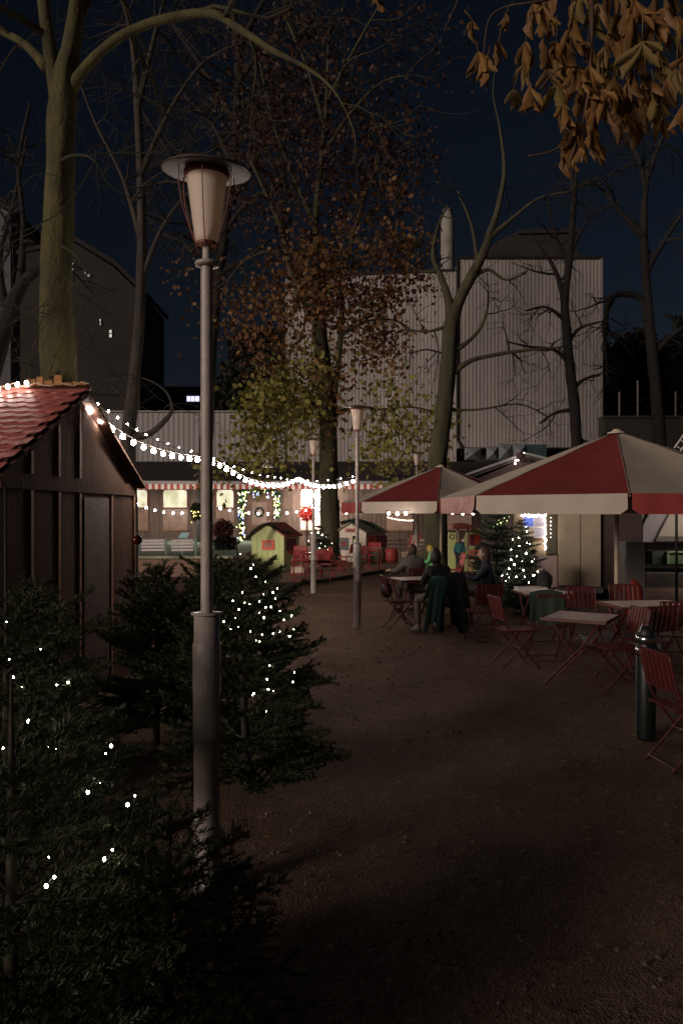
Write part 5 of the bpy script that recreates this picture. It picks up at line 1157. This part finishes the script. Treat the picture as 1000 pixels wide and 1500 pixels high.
# lights along the facade
fy = 33.5
def arc(x0, x1, y0, y1, d, Y, n=10): return [P(x0 + (x1 - x0) * i / n, y0 + (y1 - y0) * i / n + d * 4 * (i / n) * (1 - i / n), Y) for i in range(n + 1)]
strand('row of round bulbs low across the restaurant windows, left of the near lamp', arc(196, 312, 733, 738, 14, fy), 9, .045, M_bulb_f)
strand('row of round bulbs across the restaurant left of the middle lamp', arc(316, 455, 741, 744, 8, fy), 10, .042, M_bulb_f)
strand('row of round bulbs beside the bright restaurant window', arc(455, 560, 741, 745, 6, fy), 7, .04, M_bulb_f)
strand('small bulbs over the bright restaurant window', arc(446, 478, 722, 724, 4, 35.2), 7, .06, M_bulb_f, hang=.02)
strand('small bulbs low in the bright restaurant window', arc(446, 476, 734, 746, 3, 35.2), 6, .05, M_bulb_f, hang=.02)
strand('bulbs under the valance of the farther parasol', [P(563, 748, 16.4), P(580, 749, 16.3), P(600, 748, 16.4)], 3, .034, M_bulb_h)
strand('bulbs under the pinkish valance between the parasols', [P(655, 748, 17.8), P(678, 749, 17.6), P(700, 749, 17.4)], 3, .03, M_bulb_h)
strand('dotted warm lights inside the window under the farther parasol', arc(566, 606, 757, 762, 2, 35.6), 12, .022, M_fairyf, hang=.01)
strand('colourful fairy lights climbing the left door post of the restaurant', [P(354 + 4 * math.sin(k * 2.1), 718 + k * 3.3, 35.3) for k in range(26)], 70, .03, M_fairyf, jit=.12, mats=M_fb, hang=.0, name='fairy_lights', cat='fairy lights')
strand('colourful fairy lights over the restaurant doorway', [P(356 + k * 2.4, 722 + 5 * math.sin(k * .9), 35.3) for k in range(21)], 40, .026, M_fairyf, jit=.12, mats=M_fb, hang=.0, name='fairy_lights', cat='fairy lights')
strand('golden fairy lights down the right door post of the restaurant', [P(405 + 2.5 * math.sin(k * 2.1), 726 + k * 2.9, 35.3) for k in range(12)], 34, .028, M_fairyf, jit=.10, mats=M_fb[1:], hang=.0, name='fairy_lights', cat='fairy lights')
garland('fir garland wound up the left restaurant door post', [P(354, 716, 35.4), P(353, 760, 35.4), P(355, 800, 35.4)], .22, 6, n=4000)
garland('fir garland over the restaurant doorway', [P(354, 720, 35.4), P(380, 718, 35.4), P(406, 722, 35.4), P(407, 758, 35.4)], .22, 7, n=4000)
garland('dark wreath-like garland on the restaurant door', [P(380 + 6 * math.cos(a), 750 + 6 * math.sin(a), 35.6) for a in [2 * PI * k / 10 for k in range(11)]], .08, 9, n=1500)
# red poinsettia-like decoration in front of the bright window
shrub('red bow decoration in front of the bright restaurant window', 450, 752, 8, 8, 34, leafmat('red_bow', [(.5, .04, .03), (.35, .03, .02)], .5), 14, 5, 0, size=.12)
# small factory pendant on the roof edge
c = P(392, 680, 33.8); t = thing('roof_lamp', 'small white enamel roof lamp above the restaurant eaves', 'lamp', (c.x, c.y, c.z - .2))
b = B(); b.lathe([(.28, -.14), (.22, -.04), (.12, .06), (.07, .10), (.05, .22), (.0, .24)], c, 20); b.build('lamp_shade', mat('enamel_white', (.62, .62, .58), .4), t, True)
b = B(); b.ball(c + Vector((0, 0, -.12)), .12, 12, 8, (1, 1, .5)); b.build('bulb', mat('dim_bulb', (.8, .8, .8), emit=(1, .9, .75), estr=.6), t, True)
b = B(); b.tube([c + Vector((0, 0, .2)), c + Vector((0, .1, .45)), c + Vector((0, 1.6, .5)), c + Vector((0, 2.6, .1))], .03, 6); b.build('arm', M_pole, t)
# ------------------------------------------------------------------ kiosk on the right
M_beige = mat('beige_panel', (.46, .38, .28), .7, .1, 3, .15, 20); M_kbrown = mat('kiosk_brown', (.075, .05, .045), .8, .2, 3); M_olive = mat('olive_board', (.10, .085, .055), .8, .2, 3)
KY = 16.4
t = thing('kiosk', 'beige and brown kiosk with a lit window behind the big parasol', 'kiosk', (PX(850, KY + 1.5), KY + 1.5, 0))
xa, xb = PX(752, KY), PX(941, KY)
b = B(); b.box(((xa + xb) / 2, KY + 1.9, 1.3), (xb - xa, 3.7, 2.3)); kw = b.build('wall', M_kbrown, t)
def kp(a, c, y0, y1, m, name, th=.05, par=None, off=.0):
    p0, p1 = P(a, y1, KY), P(c, y0, KY); b = B(); b.box(((p0.x + p1.x) / 2, KY + .025 - th / 2 - off, (p0.z + p1.z) / 2), (p1.x - p0.x, th, p1.z - p0.z)); return b.build(name, m, par or kw)
kp(752, 799, 735, 866, mat('warm_board', (.50, .38, .26), .7, .08, 4), 'board')
kp(799.5, 815, 735, 812, M_olive, 'board', .06)
kp(816, 848, 738, 857, M_beige, 'shutter', .07); kp(849.5, 878, 738, 859, M_beige, 'shutter', .07)
kp(815, 880, 860, 868, mat('grey_sill', (.16, .15, .16), .6), 'sill', .16)
wf = kp(764, 798, 738, 788, M_white, 'window', .07)
for a, c, y0, y1, col, nm in ((766, 780, 756, 771, (.15, .22, .75), 'blue'), (782, 796, 741, 771, (.35, .3, .36), 'grey'), (766, 780, 741, 754, (.8, .75, .8), 'pale'), (766, 780, 773, 786, (.45, .35, .28), 'tan'), (782, 796, 773, 786, (.35, .33, .40), 'dusk')):
    kp(a, c, y0, y1, mat('pane_' + nm, tuple(x * .5 for x in col), .3, emit=col, estr=.55, var=.4, scale=6), 'pane', .02, wf, .055)
kp(762, 800, 788, 791, M_wood, 'sill', .14)
# roof: ridge runs away from the camera
rp1 = P(766, 666, 19.5); ridge = Vector((rp1.x, 15.9, rp1.z)); xl, xr = PX(676, 19.5), PX(676, 19.5) + 2 * (rp1.x - PX(676, 19.5)) + 1.6
b = B(); ze = PZ(698, 19.5)
b.prism([(xl, 19.3, ze), (rp1.x, 19.3, rp1.z), (xr, 19.3, ze - .2), (xr, 19.3, ze - .32), (rp1.x, 19.3, rp1.z - .1), (xl, 19.3, ze - .1)], Vector((0, 0, 0)), Vector((0, 3.0, 0))); kr = b.build('roof', mat('kiosk_roof', (.10, .085, .085), .7, .2, 3), t)
b = B(); b.beam((xl, 19.26, ze + .01), (rp1.x, 19.26, rp1.z + .01), .05, .06); b.beam((rp1.x, 19.26, rp1.z + .01), (xr, 19.26, ze - .19), .05, .06); b.build('roof_edge', mat('pale_edge', (.34, .32, .33), .6), kr)
b = B(); b.prism([(xl + .3, 19.35, ze - .1), (rp1.x, 19.35, rp1.z - .1), (xr - .3, 19.35, ze - .3), (xr - .3, 19.35, 0), (xl + 1.0, 19.35, 0), (xl + 1.0, 19.35, ze - .4)], Vector((0, 0, 0)), Vector((0, 2.8, 0))); b.build('gable', M_kbrown, t)
strand('thick bright light strand down the right side of the kiosk window', [P(798 + 1.2 * math.sin(k * 1.7), 752 + k * 3.3, KY - .16) for k in range(17)], 24, .018, M_bulb_k, jit=.012, hang=0)
strand('bright light strand along the top of the kiosk window', [P(764, 755, KY - .16), P(780, 756, KY - .16), P(797, 755, KY - .16)], 16, .018, M_bulb_k, jit=.02, hang=0)
strand('tiny bulbs standing in for a strand reflection right of the kiosk window', [P(806, 744, KY - .14), P(806, 790, KY - .14)], 8, .009, M_bulb_k, hang=0)  # bulbs modelled in place of a reflection of the bright strand
strand('small cluster of lights on the kiosk roof peak', [P(752, 680, 19.1), P(757, 676, 19.1), P(764, 672, 19.1), P(768, 664, 19.1)], 7, .022, M_bulb_k, jit=.04, hang=0)
b = B(); b.ball(P(762, 668, 19.0), .12, 10, 6, (1, .6, .9)); b.ball(P(766, 674, 19.0), .09, 10, 6, (1.2, .6, .8)); tag(b.build('roof_figure', mat('figure_brown', (.09, .05, .04), .8), smooth=True), 'little dark figure decoration sitting on the kiosk roof peak', 'decoration')
# leaning pinkish sign with antler sketch
Y = 15.6; t = thing('leaning_sign', 'pinkish white board with a faint antler sketch leaning at the kiosk', 'sign', (PX(801, Y), Y, 0))
b = B(); p0, p1 = P(787, 860, Y), P(814.5, 814, Y); b.box(((p0.x + p1.x) / 2, Y, (p0.z + p1.z) / 2), (p1.x - p0.x, .04, p1.z - p0.z)); b.box(((p0.x + p1.x) / 2, Y + .02, p0.z / 2), (.3, .03, p0.z)); bd = b.build('board', mat('pinkish_board', (.52, .40, .38), .7, .06, 5), t)
b = B()
for L in ([(797, 845), (799, 838), (795, 832), (797, 826)], [(799, 838), (804, 833), (806, 829)], [(799, 836), (803, 838), (808, 834)], [(795, 833), (792, 829)], [(800, 843), (806, 843), (808, 840)]): b.tube([P(x, y, Y - .024) for x, y in L], .007, 4)
b.build('antler_drawing', mat('faint_red_line', (.30, .16, .15), .8), bd)
b = B(); p0, p1 = P(814.8, 862, Y), P(816.5, 813, Y); b.box(((p0.x + p1.x) / 2, Y, p1.z / 2), (.03, .06, p1.z)); b.build('frame', M_wood, t)
# grey cabinet
Y = 14.6; t = thing('cabinet', 'tall grey metal cabinet right of the big parasol pole', 'cabinet', (PX(931, Y), Y + .3, 0)); p0, p1 = P(917, 862, Y), P(945, 794, Y)
b = B(); b.box(((p0.x + p1.x) / 2, Y + .3, p1.z / 2), (p1.x - p0.x, .55, p1.z)); b.build('body', mat('cabinet_grey', (.20, .185, .19), .5, .08, 4), t)
b = B(); b.box(((p0.x + p1.x) / 2, Y + .012, p1.z / 2), (p1.x - p0.x - .03, .02, p1.z - .06)); dr = b.build('door', mat('cabinet_grey2', (.22, .20, .205), .5, .08, 4), t)
b = B(); b.tube([P(916, 818, Y - .02), P(915, 820, Y - .05), P(915, 826, Y - .05), P(916, 828, Y - .02)], .008, 6); b.build('handle', M_steel, dr)
# red dome-topped canister
Y = 12.9; c = Vector((PX(929, Y), Y, 0)); b = B(); b.lathe([(0, 0), (.13, 0), (.135, .1), (.135, .52), (.12, .62), (.07, .70), (.025, .735), (0, .74)], c, 24); b.lathe([(.137, .18), (.14, .2), (.137, .22)], c, 24)
cz = tag(b.build('gas_canister', mat('canister_red', (.32, .03, .02), .5, .15, 6), smooth=True), 'red dome-topped canister at the foot of the grey cabinet', 'canister')
# firs beside kiosk
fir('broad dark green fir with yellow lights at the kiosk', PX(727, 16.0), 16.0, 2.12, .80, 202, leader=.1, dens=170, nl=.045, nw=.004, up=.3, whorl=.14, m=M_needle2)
fairy_px('cluster of yellow-green lights on the broad fir at the kiosk', [(730, 762), (733, 766), (738, 759), (742, 763), (745, 757), (734, 770), (728, 768), (741, 768), (736, 764), (722, 772)], (PX(727, 16.0), 16.0), .8, 2.12, r=.010, m=MATS['fairy_green'], seed=7)
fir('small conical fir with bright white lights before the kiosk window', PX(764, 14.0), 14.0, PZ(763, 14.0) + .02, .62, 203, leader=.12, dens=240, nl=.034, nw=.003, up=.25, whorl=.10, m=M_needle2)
rr = random.Random(4); LP = [(759, 788), (771, 779), (771, 795), (748, 805), (770, 811), (782, 819), (779, 823), (753, 827), (766, 835), (743, 841), (745, 846), (756, 845), (774, 853), (740, 851), (745, 833), (760, 800), (776, 797), (750, 790), (764, 822), (787, 838), (735, 843), (756, 815), (768, 845), (781, 843), (748, 820), (770, 772)]
fairy_px('bright white lights on the small conical fir', LP, (PX(764, 14.0), 14.0), .56, 1.80, r=.010, m=M_fairy, seed=8)
# grey utility box near the firs
Y = 17.2; p0, p1 = P(713, 862, Y), P(737, 802, Y); b = B(); b.box(((p0.x + p1.x) / 2, Y, p1.z / 2), (p1.x - p0.x, .4, p1.z)); b.box(((p0.x + p1.x) / 2, Y, p1.z + .015), (p1.x - p0.x + .05, .45, .03)); tag(b.build('utility_box', mat('box_grey', (.22, .21, .20), .6, .15, 5)), 'grey utility box behind the long-haired woman', 'box')
# bit of white cabin and benches to the far right
Y = 20.0
t = thing('market_cabin', 'cream cabin front with a slanting grey side at the far right', 'cabin', (PX(985, Y), Y, 0))
b = B(); p0, p1 = P(940, 786, Y), P(1080, 738, Y); b.box(((p0.x + p1.x) / 2, Y + 1.2, (p0.z + p1.z) / 2), (p1.x - p0.x, 2.2, p1.z - p0.z)); b.build('wall', mat('cabin_cream', (.45, .40, .34), .7, .08, 3), t)
b = B(); b.prism([P(x, y, Y - .05) for x, y in ((941, 770), (949, 755), (953, 740), (984, 740), (972, 765), (957, 794), (941, 794))], Vector((0, 0, 0)), Vector((0, .08, 0))); b.build('awning_panel', mat('awning_grey', (.28, .255, .28), .7, .08, 3), t)
b = B(); b.tube([P(984, 742, Y - .12), P(972, 766, Y - .12), P(957, 795, Y - .12)], .02, 6); b.build('strut', M_black, t)
b = B(); b.box((PX(1010, Y), Y + .1, PZ(790, Y)), (2.55, .1, .12)); b.build('ledge', mat('ledge_grey', (.16, .14, .13), .7), t)
for px in (943, 1075):
    b = B(); b.box((PX(px, Y), Y + .3, PZ(786, Y) / 2), (.1, .1, PZ(786, Y))); b.build('post', M_kbrown, t)
t = thing('board_fence', 'white slatted fence under the cream cabin at the far right', 'fence', (PX(1000, 22), 22, 0)); b = B()
for k in range(3): b.beam(P(950, 795.5 + k * 5, 22), P(1060, 796 + k * 5.2, 22), .02, .07)
b.build('boards', M_plank, t); b = B(); b.beam((PX(955, 22), 22.05, 0), (PX(955, 22), 22.05, 1.0), .06, .06); b.beam((PX(1050, 22), 22.05, 0), (PX(1050, 22), 22.05, 1.0), .06, .06); b.build('posts', M_wood, t)
Y = 19.2; t = thing('planter', 'green wooden planter box below the white slats at the far right', 'planter', (PX(995, Y), Y, .3)); zt = PZ(809, Y)
b = B(); p0, p1 = P(978, 826, Y), P(1060, 809, Y); b.box(((p0.x + p1.x) / 2, Y + .4, (p0.z + p1.z) / 2), (p1.x - p0.x, .7, p1.z - p0.z)); b.build('body', mat('planter_green', (.09, .16, .08), .6, .2, 4), t)
b = B(); b.box(((p0.x + p1.x) / 2, Y + .02, p1.z + .01), (p1.x - p0.x + .03, .06, .05)); b.box((p0.x, Y + .02, (p0.z + p1.z) / 2), (.05, .06, p1.z - p0.z)); b.build('frame', mat('planter_pale', (.22, .32, .2), .6), t)
b = B(); b.box((PX(968, Y), Y + .5, PZ(818, Y)), (.3, .6, .34)); tag(b.build('green_crate', mat('dark_teal_crate', (.03, .05, .045), .6)), 'dark green crate left of the green planter', 'crate')
b = B(); xa2 = PX(945, 18.9); b.box((xa2 + 6, 18.9 + 5, .14), (12, 10, .42)); struct(b.build('terrace', mat('dark_bank', (.09, .075, .065), .95, .3, 3, .6, 20), structure=True))
strand('unseen string of bulbs added beyond the right edge to light the cream cabin', arc(1010, 1090, 742, 742, 4, 18.2), 9, .04, M_bulb)  # bulbs out of view, added to brighten the cabin front
# ------------------------------------------------------------------ white hall and neighbours
M_corr = mat('white_corrugated', (.36, .335, .325), .7, .24, .5, .1, 3, stretch=(1, 1, .18))
def ribbed(b, x0, x1, z0, z1, Y, pitch=.24, dep=.02, topf=None):
    x = x0
    while x < x1 - 1e-3:
        w = min(pitch, x1 - x); xs = [x, x + w * .30, x + w * .42, x + w * .82, x + w]; ys = [Y, Y, Y + dep, Y + dep, Y]
        if ys[-1]: pass
        tp = [(topf(q) if topf else z1) for q in xs]; o = len(b.v)
        for i in range(5): b.v.append((xs[i], ys[i], z0)); b.v.append((xs[i], ys[i], tp[i]))
        for i in range(4): b.f.append((o + 2 * i, o + 2 * i + 2, o + 2 * i + 3, o + 2 * i + 1)); b.m.append(b.mi)
        x += pitch
WY = 50.0
t = thing('white_hall', 'tall windowless white corrugated hall behind the restaurant', 'building', (PX(650, WY), WY + 6, 0))
b = B(); x0, x1, x2, x3 = PX(110, WY), PX(418, WY), PX(668, WY), PX(881, WY - .8)
zl, zr = PZ(408, WY), PZ(398, WY)
ribbed(b, x1, x2, 0, 0, WY, topf=lambda q: zl + (zr - zl) * (q - x1) / (x2 - x1)); b.build('wall', M_corr, t)
b = B(); b.box(((x1 + x2) / 2, WY + 6.2, zl / 2 - .2), (x2 - x1, 12, zl - .4)); b.build('core', M_corr, t)
b = B(); ribbed(b, x2 - .1, x3, PZ(655, WY - .8), PZ(379, WY - .8), WY - .8); b.build('wall', M_corr, t)
b = B(); zz0, zz1 = PZ(656, WY - .8), PZ(379, WY - .8); b.box(((x2 + x3) / 2, WY + 5.4, (zz0 + zz1) / 2 - .05), (x3 - x2 - .1, 12.2, zz1 - zz0 - .1)); b.build('core', M_corr, t)
b = B(); b.tube([(x2 - .05, WY - .85, zz1), (x2 - .05, WY - .85, zz0 + .5), (x2 + .3, WY - .85, zz0)], .09, 8); b.box(((x2 + x3) / 2, WY - .86, zz1 + .05), (x3 - x2, .14, .14)); b.box(((x1 + x2) / 2, WY - .04, (zl + zr) / 2 + .1), (x2 - x1, .14, .14), Matrix.Rotation(-math.atan2(zr - zl, x2 - x1), 3, 'Y')); b.build('trim', M_barkd, t)
b = B(); b.box((x3 - .06, WY - .86, (zz0 + zz1) / 2), (.16, .1, zz1 - zz0)); b.build('corner_trim', mat('pale_trim', (.32, .3, .3), .6), t)
b = B(); b.box(((x2 + x3) / 2 + 1, WY + 4, zz0 / 2), (x3 - x2 - 1, 6, zz0)); b.build('base_wall', mat('dark_base', (.05, .045, .045), .8, .3, 2), t)
# folded glass band under the right block
Mg = mat('folded_glass', (.22, .24, .26), .15, .35, 1.2)
for (a, c, py0, py1, Yg) in ((680, 704, 656, 674, 48.6), (712, 729, 654, 674, 48.6), (730, 770, 650, 674, 47.6)):
    p0, p1 = P(a, py1, Yg), P(c, py0, Yg); b = B(); n = 1 if c - a < 30 else 2; w = (p1.x - p0.x) / n
    for k in range(n):
        xx = p0.x + w * k; q = [(xx, Yg, p0.z), (xx + w, Yg, p0.z), (xx + w, Yg, p1.z), (xx, Yg, p1.z), (xx + w / 2, Yg - .5, (p0.z + p1.z) / 2)]
        b.add(q, [(0, 1, 4), (1, 2, 4), (2, 3, 4), (3, 0, 4)])
    b.build('folded_window', Mg, t)
b = B(); p0, p1 = P(770, 676, 47.6), P(785, 651, 47.6); b.box((p1.x, 48.6, (p0.z + p1.z) / 2), ((p1.x - p0.x) * 2, 2, p1.z - p0.z)); b.build('glass_box', mat('teal_glass', (.06, .10, .11), .2, .3, 2), t)
# long low wing
t = thing('low_hall', 'long low pale corrugated wing stretching left from the white hall', 'building', (PX(250, WY), WY + 5, 0))
b = B(); ribbed(b, x0, x1 - .02, 0, PZ(604, WY), WY - .1, pitch=.34); b.build('wall', mat('pale_corrugated', (.35, .335, .335), .7, .12, .3, .1, 3), t)
b = B(); b.box(((x0 + x1) / 2, WY + 5, PZ(604, WY) / 2 - .05), (x1 - x0 - .04, 10, PZ(604, WY) - .1)); b.build('core', M_corr, t)
b = B(); b.box(((x0 + x1) / 2, WY - .12, PZ(604, WY) + .04), (x1 - x0 - .04, .2, .1)); b.build('roof_trim', mat('pale_trim', (.32, .3, .3), .6), t)
# stage house roof behind
Y = 58; t = thing('stage_house', 'dark stepped roof block rising behind the white hall', 'building', (PX(760, Y), Y, 0)); b = B()
b.prism([P(x, y, Y) for x, y in ((668, 700), (668, 392), (700, 378), (730, 352), (760, 340), (842, 338), (845, 372), (870, 378), (870, 700))], Vector((0, 0, 0)), Vector((0, 10, 0))); b.build('wall', mat('dark_sheet', (.024, .019, .020), .8, .2, .5), t)
b = B(); b.prism([P(x, y, Y - .2) for x, y in ((758, 342), (758, 336), (846, 334), (846, 340))], Vector((0, 0, 0)), Vector((0, 10, 0))); b.build('roof', M_barkd, t)
# chimney
Y = 53; c = Vector((PX(655, Y), Y, 0)); t = thing('chimney', 'pale round-topped chimney standing above the white hall', 'chimney', c); zt = PZ(318, Y)
b = B(); b.lathe([(.48, 0), (.48, zt - 1.3), (.46, zt - .2), (.36, zt + .1), (.30, zt + .35)], c, 24); b.build('stack', mat('chimney_grey', (.26, .25, .23), .8, .25, .8, .4, 3), t, True)
b = B(); b.lathe([(.30, zt + .35), (.36, zt + .40), (.36, zt + .52), (.0, zt + .55)], c, 20); b.build('cap', mat('chimney_cap', (.12, .11, .10), .8), t, True)
# house on the left
Y = 66; t = thing('tall_house', 'dim brown gabled house behind the mossy tree', 'house', (PX(110, Y), Y, 0)); b = B()
b.prism([P(x, y, Y) for x, y in ((30, 800), (30, 372), (110, 356), (165, 390), (205, 428), (205, 800))], Vector((0, 0, 0)), Vector((0, 9, 0))); b.build('wall', mat('brown_stucco', (.026, .022, .021), .9, .2, .4, .3, 3), t)
b = B(); b.prism([P(x, y, Y - .15) for x, y in ((24, 372), (110, 353), (166, 386), (210, 430), (212, 424), (167, 380), (110, 346), (24, 366))], Vector((0, 0, 0)), Vector((0, 9.3, 0))); b.build('roof', M_barkd, t)
def hwin(a, c, y0, y1, m, nx, nz, par):
    p0, p1 = P(a, y1, Y), P(c, y0, Y); cx, cz = (p0.x + p1.x) / 2, (p0.z + p1.z) / 2; w, h = p1.x - p0.x, p1.z - p0.z
    b = B(); b.box((cx, Y - .02, cz), (w, .06, h)); f = b.build('window', m, par); b = B()
    for i in range(nx + 1): b.box((p0.x + w * i / nx, Y - .07, cz), (.07, .05, h + .07))
    for i in range(nz + 1): b.box((cx, Y - .075, p0.z + h * i / nz), (w, .04, .07))
    b.build('frame', M_barkd, f)
hwin(66, 82, 505, 546, mat('dim_window', (.2, .17, .14), .5, emit=(.9, .75, .6), estr=.11, var=.5, scale=1.5), 2, 4, t)
for a, c, y0, y1 in ((105, 109, 385, 396), (124, 127, 398, 402), (128, 133, 402, 406), (146, 149, 467, 477), (160, 165, 483, 495), (105, 107, 405, 412)):
    hwin(a, c, y0, y1, mat('small_lit_window', (.3, .3, .3), .5, emit=(.95, .92, .8), estr=.6), 1, 2, t)
Y = 70; t = thing('pale_house', 'pale house wall showing at the extreme left edge', 'house', (PX(-60, Y), Y, 0)); b = B()
b.prism([P(x, y, Y) for x, y in ((-220, 800), (-220, 330), (-100, 250), (16, 312), (16, 800))], Vector((0, 0, 0)), Vector((0, 9, 0))); b.build('wall', mat('pale_stucco', (.11, .11, .13), .9, .1, .5, .3, 3), t)
b = B(); b.prism([P(x, y, Y - .2) for x, y in ((-230, 332), (-100, 246), (20, 311), (20, 305), (-100, 238), (-230, 325))], Vector((0, 0, 0)), Vector((0, 9.4, 0))); b.build('roof', M_barkd, t)
Y = 72; t = thing('office_block', 'low dark building with a bright window strip beyond the pale wing', 'building', (PX(285, Y), Y, 0)); b = B(); p0, p1 = P(215, 800, Y), P(345, 566, Y)
b.box(((p0.x + p1.x) / 2, Y + 4, p1.z / 2), (p1.x - p0.x, 8, p1.z)); b.build('wall', mat('office_dark', (.03, .03, .035), .9, .2, 1), t)
for a, c in ((274, 279), (280, 285), (286, 292)):
    p0, p1 = P(a, 588, Y), P(c, 580.5, Y); b = B(); b.box(((p0.x + p1.x) / 2, Y - .03, (p0.z + p1.z) / 2), (p1.x - p0.x, .08, p1.z - p0.z)); b.build('window', mat('cool_lit_window', (.5, .5, .6), .5, emit=(.75, .75, 1), estr=1.3, var=.6, scale=3), t)
    b.v
# retaining wall at right with fence posts
Y = 46; t = thing('retaining_wall', 'grey brown retaining wall right of the white hall', 'wall', (PX(950, Y), Y, 0)); b = B(); p0, p1 = P(884, 800, Y), P(1120, 612, Y)
b.box(((p0.x + p1.x) / 2, Y + .5, p1.z / 2), (p1.x - p0.x, 1, p1.z)); b.build('wall', mat('bank_wall', (.085, .075, .065), .9, .2, .8, .5, 4), t)
b = B(); b.box(((p0.x + p1.x) / 2, Y + .45, p1.z + .06), (p1.x - p0.x + .1, 1.15, .12)); b.build('coping', mat('wall_coping', (.10, .09, .08), .9), t)
for px, h in ((910, 1.5), (937, 2.2), (965, 1.4), (993, 1.5)):
    b = B(); b.tube([(PX(px, Y), Y + .4, p1.z + .1), (PX(px, Y), Y + .4, p1.z + .1 + h)], .05, 8); b.ball((PX(px, Y), Y + .4, p1.z + .1 + h), .06, 8, 6); tag(b.build('fence_post', M_pole), {910: 'pale fence post nearest the white hall on the retaining wall', 937: 'tallest pale fence post on the retaining wall', 965: 'fence post behind the arched tree trunk', 993: 'fence post at the right edge of the retaining wall'}[px], 'post', 'posts on the retaining wall')
# ladder at the far right
Y = 16; t = thing('ladder', 'pale metal ladder leaning above the big parasol at the right edge', 'ladder', tuple(P(987, 656, Y)))
for dx in (0, 9):
    b = B(); b.tube([P(987 + dx, 656 + dx * .5, Y), P(1018 + dx, 612 + dx * .4, Y)], .018, 6); b.build('rail', M_white, t)
b = B()
for k in range(5): b.tube([P(989 + k * 6, 653 - k * 8.5, Y), P(997 + k * 6, 657.5 - k * 8.5, Y)], .012, 5)
b.build('rungs', M_white, t)
b = B(); b.tube([P(990, 658, Y), (PX(990, Y), Y, 0)], .03, 8); b.build('support_pole', M_black, t)
